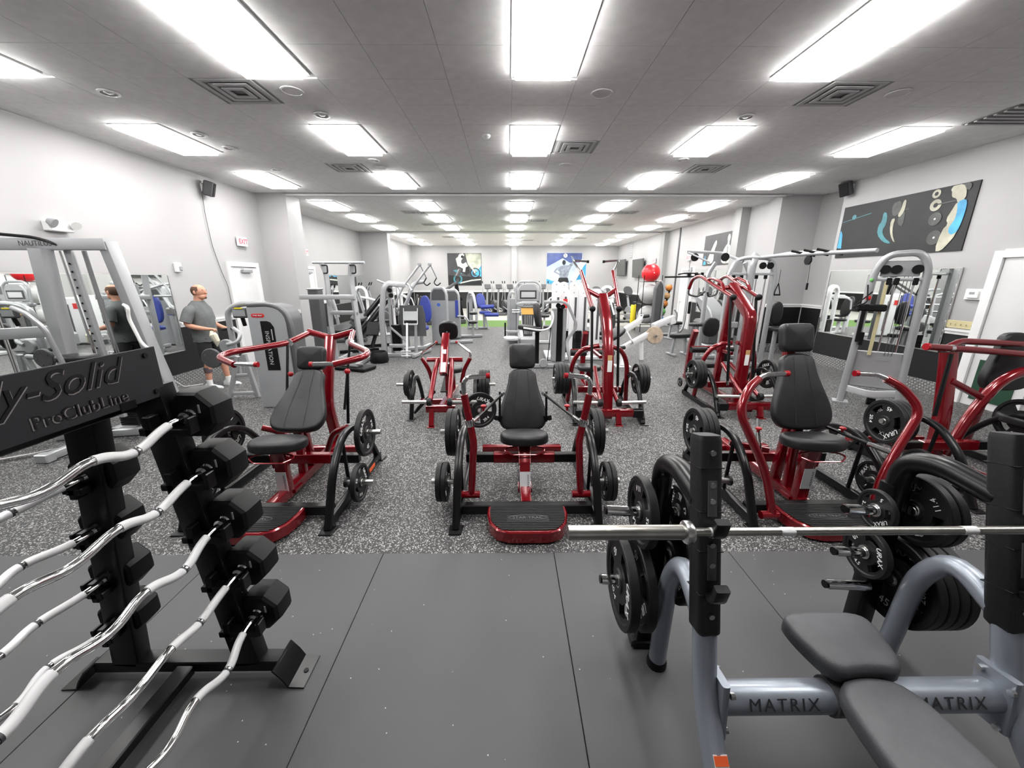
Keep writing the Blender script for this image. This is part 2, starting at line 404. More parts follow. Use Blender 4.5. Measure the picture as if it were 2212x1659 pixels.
wains('far', 'y', YF, -6.15, .18, -1, False); wains('far_b', 'y', YF, .58, 7.0, -1, False)
wains('right', 'x', 7.35, 6.0, 9.1, -1, rb=6.39); wains('right_recess', 'x', 7.85, 9.15, 10.38, -1, z1=1.2); wains('right_pillar', 'y', 10.42, 6.87, 7.83, -1, z1=1.2)
wains('right_rear', 'x', 7.06, 10.92, 12.03, -1); wains('right_rear_b', 'x', 7.06, 12.42, 15.0, -1, ra=14.64); wains('right_end', 'x', 7.06, 18.32, YF-.03, -1, False)
# shallow ceiling joints (beam lines)
for i, (y, xa, xb) in enumerate(((10.36, -5.43, 6.85), (18.45, -5.45, 6.86))):
    struct('trim_beam_%d' % (i+1), MB().box(((xa+xb)/2, y, CE-.018), (xb-xa, .1, .05)), 'ceiling_grid')
# ceiling
ceil = struct('ceiling', MB().box((.5, 11, CE+.12), (16.2, 30.8, .2)), 'ceiling_grid')
TW, TL = .6675, .609
LX = [-5.33, -2.66, .03, 2.68, 5.35]           # tile column starts that carry lights
LY = [.93, 3.37, 5.89, 8.33, 11.27, 13.7, 16.1, 19.1, 21.5, 23.9]
lights = []
for j, y in enumerate(LY):
    for i, x in enumerate(LX):
        if j == 1 and i == 4: continue
        lights.append((x+.02, y))
vents = [(-3.36, 4.6), (3.35, 4.6), (.70, 6.50), (-3.36, 7.84), (3.35, 7.75), (-3.2, 12.9), (3.4, 12.9), (.72, 14.6), (-3.1, 15.6), (3.4, 15.5), (-3.4, 20.5), (3.3, 20.6), (.72, 22.1), (5.9, 14.3), (5.95, 16.5)]
segs = [(5.89-TL*k, 5.89-TL*(k-1)) for k in range(16, 0, -1)] + [(5.89+TL*k, 5.89+TL*(k+1)) for k in range(7)] + [(10.4+.58*k, 10.4+.58*(k+1)) for k in range(13)] + [(18.5+.576*k, 18.5+.576*(k+1)) for k in range(13)]
vents = [(.045+round((x-.045)/TW)*TW+.03, min(segs, key=lambda q: abs(q[0]-y))[0]) for x, y in vents]     # sit in whole tile bays
def blocked(x0, x1, y0, y1):
    for lx, ly in lights:
        if x0 < lx+.60 and x1 > lx+.03 and y0 < ly+1.19 and y1 > ly+.1: return True
    for lx, ly in vents:
        if x0 < lx+.58 and x1 > lx+.03 and y0 < ly+.5 and y1 > ly+.1: return True
    return False
def bounds(y):
    l = -6.15 if y < 10.3 else (-6.7 if y < 18.5 else -6.2)
    r_ = 7.35 if y < 9.1 else (7.85 if y < 10.4 else 7.06)
    return l, r_
tile_me = MB().box((0, 0, 0), (TW-.003, TL-.003, .016), b=.0012).mesh('ceiling_tile', 'ceiling_tile')
rest = MB(); cand = []
for (y0, y1) in segs:
    l, r_ = bounds((y0+y1)/2)
    x = .045-TW*11
    while x < r_:
        x0, x1 = max(x, l), min(x+TW, r_)
        if x1-x0 > .05 and y1 > YB:
            if not blocked(x0, x1, y0, y1): cand.append((abs((y0+y1)/2-4.5)+abs((x0+x1)/2)*.25 if y0 > 2.2 else 99, x0, x1, y0, y1))
        x += TW
cand.sort()
for k, (_, x0, x1, y0, y1) in enumerate(cand):
    z = CE+.012
    if k < 295 and x1-x0 > TW-.01 and abs(y1-y0-TL) < .002:
        o = bpy.data.objects.new('ceiling_tile', tile_me); COL.objects.link(o); o.parent = ceil; o.location = ((x0+x1)/2, (y0+y1)/2, z)
    else: rest.box(((x0+x1)/2, (y0+y1)/2, z), (x1-x0-.003, y1-y0-.003, .016))
tag(rest.build('ceiling_tiles', 'ceiling_tile', ceil), kind='stuff')
# troffer lights
frame = MB()
for a, b_, c, d in ((-.018, .646, 0, .018), (-.018, .646, 1.202, 1.22), (-.018, .018, .018, 1.202), (.592, .646, .018, 1.202)): frame.box(((a+b_)/2, (c+d)/2, .006), (b_-a, d-c, .022))
fr_me = frame.mesh('light_frame', 'white_trim'); sh_ = [(.02, .02, .012), (.59, .02, .012), (.59, 1.2, .012), (.02, 1.2, .012), (.028, .028, -.05), (.582, .028, -.05), (.582, 1.192, -.05), (.028, 1.192, -.05)]
pn_me = MB().add(sh_, [(4, 7, 6, 5), (0, 4, 5, 1), (1, 5, 6, 2), (2, 6, 7, 3), (3, 7, 4, 0)]).mesh('diffuser', 'light_panel')  # drop below the ceiling is added so the glowing sides brighten the tiles
MATS['light_panel'].cycles.emission_sampling = 'FRONT'
colname = ['along the left wall', 'in the left aisle', 'down the middle of the room', 'in the right aisle', 'along the right wall']
rowname = {0: 'overhead of the viewer', 1: 'nearest the viewer', 2: 'second from the viewer', 3: 'third from the viewer', 4: 'fourth from the viewer', 5: 'fifth from the viewer', 6: 'sixth from the viewer', 7: 'seventh from the viewer', 8: 'eighth from the viewer', 9: 'last before the far wall'}
for j, y in enumerate(LY):
    for i, x in enumerate(LX):
        if j == 1 and i == 4: continue
        t = thing('ceiling_light', 'rectangular ceiling light %s, %s' % (colname[i], rowname[j]), 'ceiling light', (x+.02, y, CE), 0, 'ceiling lights')
        for nm, me in (('frame', fr_me), ('diffuser', pn_me)):
            o = bpy.data.objects.new(nm, me); COL.objects.link(o); o.parent = t
# air diffusers
vf = MB()
for s_ in (.58, .40, .24):
    h = s_/2; z = .006-(.6-s_)*.03
    for a, b_, c, d in ((-h, h, -h, -h+.05), (-h, h, h-.05, h), (-h, -h+.05, -h+.05, h-.05), (h-.05, h, -h+.05, h-.05)): vf.box(((a+b_)/2, (c+d)/2, z), (b_-a, d-c, .012))
vf_me = vf.mesh('louvre', 'vent_grey'); vb_me = MB().box((0, 0, .016), (.65, .6, .008)).mesh('backing', 'vent_dark')
vl = ['square grey air diffuser on the ceiling behind the front left light', 'square grey air diffuser on the ceiling behind the front right light', 'square air diffuser right of the second light down the middle', 'square air diffuser left of the third light in the left aisle', 'square air diffuser right of the third light in the right aisle']
for k, (x, y) in enumerate(vents):
    t = thing('air_diffuser', vl[k] if k < 5 else 'square air diffuser in the far ceiling, number %s from the front' % ['one', 'two', 'three', 'four', 'five', 'six', 'seven', 'eight', 'nine', 'ten'][k-5], 'vent', (x+.304, y+.304, CE), 0, 'ceiling air diffusers')
    for nm, me in (('louvre', vf_me), ('backing', vb_me)):
        o = bpy.data.objects.new(nm, me); COL.objects.link(o); o.parent = t
# return grille near right wall
t = thing('return_grille', 'slatted return air grille in ceiling by the right wall', 'vent', (6.5, 5.5, CE-.004))
MB().box((0, 0, 0), (.9, .62, .012)).build('backing', 'grille_dark', t)
for k in range(6): MB().box((0, -.26+k*.104, -.012), (.88, .035, .014)).build('slat', 'vent_grey', t)
# recessed can lights and round ceiling speakers
can = MB().lathe([(.10, 0), (.10, -.012), (.075, -.014), (.07, .01)], 20, cap=False)
can_me = can.mesh('can_ring', 'white_trim'); bulb_me = MB().sphere((0, 0, .012), .055, 12, sc3=(1, 1, .5)).mesh('reflector', 'steel')
cans = [(-4.407, 4.99, 'left of the front left air diffuser'), (-4.4, 6.27, 'beside the second light along the left wall'), (-4.38, 6.86, 'just behind the far end of the second left wall light'), (-4.36, 8.11, 'at the near end of the third left wall light'), (-2.33, 5.57, 'at the near end of the second left aisle light'), (-2.336, 7.5, 'behind the second left aisle light'), (3.02, 5.58, 'at the near end of the second right aisle light'), (3.03, 7.42, 'behind the second right aisle light')]
for x, y, l in cans:
    t = thing('recessed_lamp', 'small round recessed ceiling lamp '+l, 'ceiling lamp', (x, y, CE), 0, 'recessed can lamps')
    for nm, me in (('ring', can_me), ('reflector', bulb_me)):
        o = bpy.data.objects.new(nm, me); COL.objects.link(o); o.parent = t
spk_me = MB().lathe([(.12, 0), (.118, -.008), (.10, -.01), (.098, -.006), (.02, -.006)], 24).mesh('speaker_cover', 'ceiling_tile')
for x, y, l in ((-2.36, 4.93, 'left aisle'), (1.04, 4.96, 'middle'), (4.33, 4.93, 'right side'), (-2.36, 7.95, 'left aisle farther back'), (1.04, 7.75, 'middle farther back'), (4.3, 7.9, 'right side farther back')):
    o = bpy.data.objects.new('ceiling_speaker', spk_me); COL.objects.link(o); o.location = (x, y, CE); tag(o, 'round flush ceiling speaker cover over the '+l, 'speaker', 'round ceiling speakers')
t = MB().lathe([(.06, 0), (.058, -.02), (.03, -.045), (.015, -.05)], 16, T(-.31, 6.27, CE)).build('smoke_detector', 'white_trim'); tag(t, 'small white smoke detector on the ceiling left of the middle lights', 'smoke detector')

# ------------------------------------------------------------------ doors, mirrors, wall items
def door(name, face, sg, y0, y1, h, mt='door_white', closer=True, lit=False):
    """door in a wall whose face is x=face, room side sg"""
    d = tag(bpy.data.objects.new(name, None), kind='structure'); COL.objects.link(d); d.location = (face, (y0+y1)/2, 0)
    w_ = y1-y0
    f = MB()
    f.box((sg*.02, -w_/2+.05, h/2), (.05, .1, h)); f.box((sg*.02, w_/2-.05, h/2), (.05, .1, h)); f.box((sg*.02, 0, h-.05), (.05, w_-.2, .1))
    f.build('door_frame', 'white_trim', d)
    MB().box((sg*.008, 0, h/2-.06), (.02, w_-.2, h-.12)).build('door_slab', mt, d)
    if closer:
        c = MB().box((sg*.06, .05, h-.2), (.06, .34, .07), b=.01); c.rtube([(sg*.09, -.1, h-.15), (sg*.14, -.28, h-.14), (sg*.05, -.38, h-.13)], .02, .012); c.build('door_closer', 'grey_plastic', d)
    k = MB().cyl((sg*.01, w_/2-.18, 1.02), (sg*.07, w_/2-.18, 1.02), .012); k.cyl((sg*.07, w_/2-.18, 1.02), (sg*.07, w_/2-.3, 1.02), .012); k.build('door_handle', 'steel', d)
    return d
door('door_1', -6.15, 1, 8.8, 9.9, 2.30)
door('door_2', -6.7, 1, 12.9, 13.9, 2.33)
door('door_3', 7.06, -1, 15.05, 16.2, 2.33)
# right front doorway: white frame, glazed bright opening ajar with dark green lower part
d = tag(bpy.data.objects.new('door_4', None), kind='structure'); COL.objects.link(d); d.location = (7.35, 5.2, 0)
f = MB(); f.box((-.03, .75, 1.17), (.07, .12, 2.34)); f.box((-.03, -.75, 1.17), (.07, .12, 2.34)); f.box((-.03, 0, 2.3), (.07, 1.38, .12)); f.build('door_frame', 'white_trim', d)
MB().box((-.01, .32, 1.12), (.03, .72, 2.24)).build('door_slab', 'door_white', d)
MB().box((-.03, .33, .42), (.02, .5, .62)).build('kick_panel', 'dark_green', d, 'dark green lower panel')
MB().cyl((-.02, .55, 1.03), (-.09, .55, 1.03), .02).build('door_handle', 'steel', d)
def mirror(label, face, sg, y0, y1, z0, z1):
    t = thing('wall_mirror', label, 'mirror', (face, (y0+y1)/2, z0)); w_, h = y1-y0, z1-z0
    MB().box((sg*.018, 0, h/2), (.008, w_, h)).build('glass', 'mirror_glass', t)
    f = MB()
    f.box((sg*.019, 0, -.008), (.02, w_+.03, .016)); f.box((sg*.019, 0, h+.008), (.02, w_+.03, .016)); f.box((sg*.019, -w_/2-.008, h/2), (.02, .016, h)); f.box((sg*.019, w_/2+.008, h/2), (.02, .016, h))
    f.build('edge_trim', 'steel', t)
mirror('wide wall mirror on the left wall behind the barbell rack, left panel', -6.15, 1, 2.2, 4.7, .64, 2.0)
mirror('wide wall mirror on the left wall beside the man, right panel', -6.15, 1, 4.74, 7.24, .64, 2.0)
mirror('pale mirror on the far left wall behind the power rack', -6.7, 1, 14.6, 18.3, .97, 2.04)
mirror('mirror on the right wall behind the cable tower', 7.35, -1, 6.42, 9.03, .74, 2.10)
mirror('narrow mirror on the right wall behind the pulley station', 7.06, -1, 12.5, 14.6, .75, 2.2)
# dark glass panel beside the far left mirror
t = MB().box((-6.68, 17.2, 1.55), (.03, .7, .9)).build('wall_screen', 'screen_dark'); tag(t, 'dark glossy panel hanging beside the far left mirror', 'panel')
def exit_sign(label, x, y, z, rz):
    t = thing('exit_sign', label, 'exit sign', (x, y, z), rz)      # local: faces -y
    MB().box((0, 0, 0), (.31, .05, .2), b=.006).build('housing', 'white_trim', t)
    MB().box((0, -.027, 0), (.25, .004, .15)).build('face', 'label_white', t)
    m_ = MB(); add_text(m_, 'EXIT', .145, T(0, -.031, 0) @ RX(90), bold=.004); m_.build('lettering', 'exit_red', t)
exit_sign('illuminated exit sign over the nearer left door', -6.10, 9.42, 2.75, 90)
exit_sign('illuminated exit sign over the farther left door', -6.65, 13.35, 2.76, 90)
exit_sign('illuminated exit sign over the right rear door', 7.01, 15.6, 2.70, -90)
exit_sign('exit sign high on the right wall above the red ball', 7.01, 19.3, 2.75, -90)
def wall_speaker(label, x, y, z, rz):
    t = thing('wall_speaker', label, 'speaker', (x, y, z), rz)
    M = T(0, -.14, 0) @ RX(18) @ RZ(25)
    MB().box((0, 0, 0), (.2, .17, .28), M, b=.02).build('cabinet', 'dark_grey', t)
    MB().box((0, -.088, 0), (.17, .012, .25), M, b=.004).build('grille', 'black_matte', t)
    m_ = MB().cyl((0, 0, 0), (0, -.08, 0), .02); m_.cyl((0, 0, -.05), (0, 0, .1), .03); m_.build('bracket', 'white_trim', t)
wall_speaker('small dark loudspeaker high on the left wall', -6.15, 8.55, 3.68, 90)
wall_speaker('small dark loudspeaker high on the right wall beside the big poster', 7.35, 8.95, 3.78, -90)
o = MB().tube([(-6.13, 8.5, 3.55), (-6.12, 8.46, 3.2), (-6.13, 8.5, 2.6), (-6.13, 8.62, 2.1), (-6.12, 8.72, 1.8), (-6.13, 8.74, 1.3)], .006, 6, .1).build('speaker_wire', 'dark_grey'); tag(o, 'thin dark wire hanging down the left wall from the loudspeaker', 'wire')
# emergency light
t = thing('emergency_light', 'white emergency light with two lamp heads on the left wall', 'emergency light', (-6.15, 5.6, 2.62), 90)
MB().box((.05, -.05, 0), (.3, .1, .13), b=.01).build('housing', 'white_trim', t)
for s_ in (-1, 1):
    h_ = MB().lathe([(.035, 0), (.06, -.06), (.06, -.075)], 14, T(.05+s_*.15, -.1, .06) @ RX(-60) @ RY(s_*15)); h_.build('lamp_head', 'grey_plastic' if s_ < 0 else 'label_white', t)
t = thing('fire_strobe', 'small white fire strobe box beside the left mirror', 'fire alarm', (-6.15, 7.5, 2.14), 90)
MB().box((0, -.03, 0), (.12, .06, .17), b=.008).build('housing', 'white_trim', t); MB().box((.02, -.07, -.02), (.06, .03, .08), b=.01).build('lens', 'grey_plastic', t)
t = thing('fire_pull_station', 'small red fire pull station above the left chair rail', 'fire alarm', (-6.15, 7.52, 1.18), 90)
MB().box((0, -.03, 0), (.1, .06, .14), b=.008).build('housing', 'red_plastic', t); MB().box((0, -.065, -.01), (.05, .012, .02)).build('handle', 'print_white', t)
t = thing('thermostat', 'white thermostat box on the right wall near the doorway', 'thermostat', (7.35, 6.13, 1.70), -90)
MB().box((0, -.02, 0), (.26, .04, .17), b=.008).build('cover', 'white_trim', t); MB().box((.0, -.05, .0), (.15, .03, .11), b=.006).build('case', 'label_white', t); MB().box((-.01, -.067, .02), (.07, .004, .035)).build('display', 'grey_plastic', t)
t = thing('switch_plate', 'wide beige switch plate below the thermostat', 'switch', (7.35, 6.2, 1.22), -90)
MB().box((0, -.01, 0), (.42, .02, .12), b=.004).build('plate', 'beige_plastic', t)
for k in range(5): MB().box((-.15+k*.075, -.024, 0), (.015, .02, .03)).build('toggle', 'beige_plastic', t)
# televisions at far right wall, wall vent
for y, z, w_, h_, l in ((21.4, 2.45, 1.75, .95, 'nearer'), (24.55, 2.55, 1.75, .95, 'farther')):
    t = thing('television', 'flat black television on the right wall, the %s of two' % l, 'television', (7.06, y, z), -90)
    MB().rbox((0, -.14, 0), (w_, .06, h_), RX(3), b=.01).build('casing', 'dark_grey', t); MB().rbox((0, -.173, 0), (w_-.06, .006, h_-.06), RX(3)).build('screen', 'screen_dark', t)
    MB().box((0, -.07, 0), (.2, .1, .2)).build('bracket', 'black_metal', t)
t = thing('wall_vent', 'narrow grey vent panel high on the right wall above the televisions', 'vent', (7.06, 23.2, 3.45), -90)
MB().box((0, -.01, 0), (.5, .02, .85)).build('plate', 'vent_grey', t)
for k in range(7): MB().box((0, -.025, -.36+k*.12), (.44, .015, .05), b=.004).build('slat', 'grey_plastic', t)
# wall socket plug with white cord under left mirror
o = MB().tube([(-6.12, 6.55, .42), (-6.08, 6.56, .44), (-6.05, 6.62, .36), (-6.07, 6.72, .24), (-6.0, 6.9, .012), (-5.8, 7.1, .012)], .008, 6, .04).build('power_cord', 'label_white'); tag(o, 'white power cord plugged in low on the left wall', 'cord')

# ------------------------------------------------------------------ posters
def flat(poly, z0, z1=None):
    """flat print shape; polygon in xy extruded thin"""
    a = sum(poly[i-1][0]*poly[i][1]-poly[i][0]*poly[i-1][1] for i in range(len(poly)))
    return MB().prism(poly if a > 0 else poly[::-1], z0, z1 or z0+.0012)
def ell(cx, cy, rx, ry, n=20, rot=0): return [(cx+rx*math.cos(2*math.pi*i/n)*math.cos(rot)-ry*math.sin(2*math.pi*i/n)*math.sin(rot), cy+rx*math.cos(2*math.pi*i/n)*math.sin(rot)+ry*math.sin(2*math.pi*i/n)*math.cos(rot)) for i in range(n)]
def stroke(pts, w_):
    L_ = []; R_ = []
    for i, p in enumerate(pts):
        a = pts[max(0, i-1)]; b_ = pts[min(len(pts)-1, i+1)]; dx, dy = b_[0]-a[0], b_[1]-a[1]; l = math.hypot(dx, dy) or 1
        k = w_[i] if isinstance(w_, (list, tuple)) else w_
        L_.append((p[0]-dy/l*k/2, p[1]+dx/l*k/2)); R_.append((p[0]+dy/l*k/2, p[1]-dx/l*k/2))
    return L_+R_[::-1]
mat('poster_dark', (.010, .011, .013), .55, var=.5, vscale=1.5); mat('poster_grey', (.05, .05, .054), .5, var=.3, vscale=2)
mat('poster_teal', (.05, .22, .26), .45, var=.3, vscale=4); mat('poster_cyan', (.06, .35, .62), .45, var=.25, vscale=5); mat('poster_pale', (.55, .58, .52), .45, var=.25, vscale=5)
mat('poster_flesh', (.42, .41, .32), .45, var=.3, vscale=4); mat('poster_shadow', (.055, .06, .055), .45, var=.4, vscale=4); mat('poster_sky', (.42, .50, .62), .4, var=.35, vscale=.9); mat('poster_navy', (.06, .09, .25), .4, var=.3, vscale=2); mat('poster_body', (.22, .25, .30), .45, var=.4, vscale=6)
mat('poster_cloud', (.36, .38, .30), .45, var=.5, vscale=1.6)
def poster(label, w_, h, loc, rz, base, shapes):
    t = thing('poster', label, 'poster', loc, rz); M = RX(90)       # xy plane of print -> vertical, facing local -y
    MB().box((0, -.012, 0), (w_, .022, h)).build('panel', base, t)
    for i, (mt, pl) in enumerate(shapes):
        o = flat([(x*w_/2, y*h/2) for x, y in pl], .0232+.0004*i).build('print', mt, t); o.data.transform(M); 
# far wall: motocross rider
cyc = lambda x, y, r1, r2: stroke([(x+r1*math.cos(a*math.pi/10), y+r1*math.sin(a*math.pi/10)*1.09) for a in range(21)], r2)
poster('poster of a helmeted motocross rider on a blue bike, far wall left', 2.18, 2.0, (-2.82, YF, 2.48), 0, 'poster_grey', [
    ('poster_cloud', [(.05, .98), (.98, .98), (.98, -.2), (.5, -.1), (.2, .3)]), ('poster_dark', [(-.98, -.35), (.98, -.5), (.98, -.98), (-.98, -.98)]), ('poster_pale', stroke([(-.3, -.85), (.4, -.68), (.95, -.62)], .08)), ('poster_cyan', [(.6, -.3), (.98, .25), (.98, -.45)]),
    ('poster_dark', cyc(.62, -.22, .27, .06)), ('poster_cyan', cyc(.62, -.22, .2, .05)), ('poster_teal', cyc(-.42, -.6, .22, .09)), ('poster_dark', ell(-.42, -.6, .06, .06)),
    ('poster_pale', stroke([(.62, -.22), (.35, .25), (.2, .5)], .08)), ('poster_dark', [(-.3, -.1), (.1, -.35), (.3, -.2), (.25, .2), (-.1, .15)]), ('poster_teal', [(-.7, -.05), (-.35, .0), (-.15, -.3), (-.4, -.25)]), ('poster_pale', [(-.35, .2), (.1, .45), (.2, .2), (-.1, .05)]), ('poster_pale', stroke([(.28, .3), (.5, .4), (.6, .32)], .06)),
    ('poster_pale', stroke([(-.05, .95), (-.35, .6), (-.3, .3), (.0, .2), (-.05, -.15)], [.16, .34, .3, .2, .14])), ('poster_pale', ell(-.2, .8, .15, .17)), ('poster_dark', ell(-.12, .78, .08, .09))])
# far wall: volleyball player
poster('poster of a volleyball player seen from behind reaching for the ball, far wall right', 2.3, 1.95, (3.62, YF, 2.54), 0, 'poster_sky', [
    ('poster_navy', [(-.98, .98), (.98, .98), (.98, .4), (-.1, .35), (-.98, .1)]), ('poster_sky', [(-.98, .1), (-.1, .65), (.98, -.1), (.98, -.98), (-.98, -.98)]), ('poster_cyan', [(-.98, -.98), (-.98, -.65), (-.2, -.98)]),
    ('poster_body', smooth_poly([(-.28, -.62), (.22, -.62), (.3, -.1), (.42, .1), (.3, .2), (.0, .22), (-.25, .15), (-.4, -.05), (-.25, -.25)], 2)), ('poster_body', stroke([(-.3, .08), (-.55, -.2), (-.2, -.4)], [.16, .12, .08])), ('poster_body', stroke([(.3, .12), (.55, .45), (.38, .8)], [.18, .12, .1])), ('poster_dark', ell(-.02, .38, .1, .16)), ('poster_dark', [(-.28, -.58), (.22, -.58), (.3, -.9), (-.36, -.9)]), ('print_white', ell(.05, .82, .11, .13)), ('poster_grey', stroke([(.0, .92), (.06, .82), (.03, .72)], .03))])
# right rear wall: two torsos
poster('dark poster with two pale athletic torsos on the right rear wall', 2.05, 1.0, (7.06, 13.52, 2.88), -90, 'poster_grey', [
    ('poster_pale', smooth_poly([(-.75, -.9), (-.55, -.2), (-.25, .7), (-.15, .4), (-.3, -.1), (-.25, -.9)], 2)), ('poster_pale', smooth_poly([(.2, -.95), (.25, -.2), (.42, .2), (.5, .25), (.62, .2), (.75, -.1), (.82, -.95)], 2)), ('poster_pale', ell(.53, .6, .08, .25)), ('poster_pale', stroke([(.53, .45), (.53, .15)], .1)), ('poster_shadow', stroke([(.52, .1), (.54, -.9)], .03)), ('poster_cyan', [(-.95, -.95), (-.85, -.3), (-.75, -.95)])])
# big poster on right front wall: weight training
pz = 2.9
poster('long dark poster of two people weight training on the right wall', 2.5, 1.04, (7.35, 7.76, pz), -90, 'poster_dark', [
    ('poster_teal', ell(-0.767, 0.556, 0.039, 0.095)),
    ('poster_teal', stroke([(-.98, .42), (-.45, .60)], .02)),
    ('poster_grey', stroke([(.02, .5), (.16, .52)], .03)),
    ('poster_cyan', [(-0.99, -0.599), (-0.99, 0.069), (-0.973, 0.079), (-0.937, -0.074), (-0.902, -0.63)]),
    ('poster_shadow', smooth_poly([(-0.117, 0.793), (0.013, 0.863), (0.043, 0.562), (-0.001, 0.334), (-0.088, 0.387)], 1)),
    ('poster_teal', smooth_poly([(-0.238, 0.563), (-0.162, 0.487), (-0.142, 0.103), (-0.194, -0.113), (-0.116, -0.387), (-0.001, -0.562), (-0.02, -0.609), (-0.14, -0.511), (-0.263, -0.226), (-0.277, 0.089), (-0.229, 0.229)], 1)),
    ('poster_flesh', smooth_poly([(-0.084, 0.236), (-0.015, 0.289), (-0.027, 0.02), (-0.002, -0.285), (0.078, -0.601), (0.015, -0.489), (-0.057, -0.172)], 1)),
    ('poster_shadow', smooth_poly([(0.025, 0.301), (0.11, 0.561), (0.136, -0.072), (0.039, 0.052)], 1)),
    ('poster_flesh', smooth_poly([(0.091, 0.854), (0.05, 0.823), (0.043, 0.562), (0.008, 0.355), (0.046, 0.27), (0.091, 0.424), (0.102, 0.636)], 1)),
    ('poster_flesh', ell(0.503, 0.839, 0.055, 0.133)),
    ('poster_dark', ell(0.503, 0.839, 0.025, 0.06)),
    ('poster_flesh', ell(0.53, 0.483, 0.074, 0.181)),
    ('poster_dark', ell(0.53, 0.483, 0.03, 0.072)),
    ('poster_shadow', ell(0.568, 0.051, 0.084, 0.205)),
    ('poster_pale', ell(0.568, 0.051, 0.013, 0.031)),
    ('poster_shadow', ell(0.621, -0.539, 0.094, 0.229)),
    ('poster_pale', ell(0.621, -0.539, 0.014, 0.034)),
    ('poster_grey', stroke([(.56, .50), (.78, .52)], .04)),
    ('poster_flesh', smooth_poly([(0.795, 0.479), (0.761, 0.259), (0.717, -0.008), (0.758, -0.172), (0.705, -0.32), (0.674, -0.98), (0.76, -0.98), (0.826, -0.769), (0.888, -0.52), (0.899, -0.063), (0.907, 0.497)], 1)),
    ('poster_flesh', smooth_poly([(0.707, 0.98), (0.691, 0.947), (0.68, 0.867), (0.7, 0.807), (0.703, 0.747), (0.718, 0.638), (0.78, 0.578), (0.8, 0.435), (0.887, 0.526), (0.872, 0.8), (0.822, 0.98)], 1)),
    ('poster_cyan', smooth_poly([(0.799, 0.478), (0.895, 0.531), (0.923, 0.346), (0.921, -0.07), (0.896, -0.436), (0.826, -0.515), (0.786, -0.397), (0.781, -0.265), (0.805, -0.164), (0.828, -0.041), (0.827, 0.214)], 1)),
    ('poster_shadow', smooth_poly([(0.788, 0.98), (0.914, 0.98), (0.915, 0.78), (0.874, 0.779), (0.825, 0.966)], 1))])
# ------------------------------------------------------------------ weight plates
def plate_parts(r, t, big, small, hub=.0265):
    n = 48; th = t/2; k = r/.225
    prof = [(hub, th), (.05*k+.006, th), (.056*k+.006, th*.62), (.108*k, th*.6), (.168*k, th*.6), (.186*k, th*.6), (.196*k, th), (r-.004, th), (r, th-.005)]
    vs = []; fs = []; L = len(prof)
    for sg in (1, -1):
        for (rr_, z) in prof:
            for j in range(n): a = 2*math.pi*j/n; vs.append((rr_*math.cos(a), rr_*math.sin(a), sg*z))
    def hole(i, j):
        if i != 3 or r < .1: return False
        return any(abs(((j+.5)*360/n-c+180) % 360-180) < 24 for c in (35, 145, 270))
    B = L*n
    for i in range(L-1):
        for j in range(n):
            j2 = (j+1) % n
            if hole(i, j):
                fs.append((i*n+j, i*n+j2, B+i*n+j2, B+i*n+j)); fs.append(((i+1)*n+j2, (i+1)*n+j, B+(i+1)*n+j, B+(i+1)*n+j2))
                if not hole(i, (j-1) % n): fs.append(((i+1)*n+j, i*n+j, B+i*n+j, B+(i+1)*n+j))
                if not hole(i, j2): fs.append((i*n+j2, (i+1)*n+j2, B+(i+1)*n+j2, B+i*n+j2))
                continue
            fs.append((i*n+j, (i+1)*n+j, (i+1)*n+j2, i*n+j2)); fs.append((B+i*n+j, B+i*n+j2, B+(i+1)*n+j2, B+(i+1)*n+j))
    for j in range(n):
        j2 = (j+1) % n
        fs.append(((L-1)*n+j, B+(L-1)*n+j, B+(L-1)*n+j2, (L-1)*n+j2)); fs.append((j, j2, B+j2, B+j))
    body = MB().add(vs, fs).mesh('weight_plate', 'rubber')
    tx = MB(); z = th*.62+.0006
    for F in (I4, RY(180)):
        add_text(tx, 'URAX', .062*k, F @ T(0, .138*k, z), shear=.25); 
        add_text(tx, big, .058*k, F @ T(-.115*k, -.085*k, z) @ RZ(-52)); add_text(tx, small, .05*k, F @ T(.115*k, -.085*k, z) @ RZ(52))
    ring = MB().lathe([(hub-.0015, -th-.0005), (hub+.006, -th-.001), (hub+.006, th+.001), (hub-.0015, th+.0005)], 20, cap=False)
    return body, tx.mesh('lettering', 'print_white'), ring.mesh('hub_ring', 'steel')
PL = {'45': (plate_parts(.225, .046, '45', '20.4'), .046), '25': (plate_parts(.17, .042, '25', '11.4'), .042), '10': (plate_parts(.125, .032, '10', '4.5'), .032), '5': (plate_parts(.10, .026, '5', '2.3'), .026), '2': (plate_parts(.08, .02, '2.5', '1.1'), .02)}
def plate(kind, loc, label, group, axis=(1, 0, 0), spin=0.0):
    (b_, t_, h_), th = PL[kind]
    o = bpy.data.objects.new('weight_plate', b_); COL.objects.link(o); tag(o, label, 'weight plate', group)
    q = Vector((0, 0, 1)).rotation_difference(Vector(axis)).to_matrix().to_4x4()
    o.matrix_world = T(*loc) @ q @ RZ(spin)
    for nm, me in (('lettering', t_), ('hub_ring', h_)):
        c = bpy.data.objects.new(nm, me); COL.objects.link(c); c.parent = o
    return o
def plates_on(kinds, start, axis, label, group, spin=0, gap=.004):
    """row of plates from start along axis"""
    p = Vector(start); ax = Vector(axis); order = ['innermost', 'second', 'third', 'fourth', 'fifth']; n = len(kinds)
    for i, k in enumerate(kinds):
        th = PL[k][1]; c = p+ax*th/2
        nm = '' if n == 1 else ('inner ' if i == 0 else 'outer ' if i == n-1 else 'middle ') if n <= 3 else order[i]+' '
        sz = {'45': 'large', '25': 'medium', '10': 'small', '5': 'small', '2': 'tiny'}[k]
        plate(k, c, (nm+sz+' black plate '+label).strip(), group, ax, spin+37*i)
        p = p+ax*(th+gap)
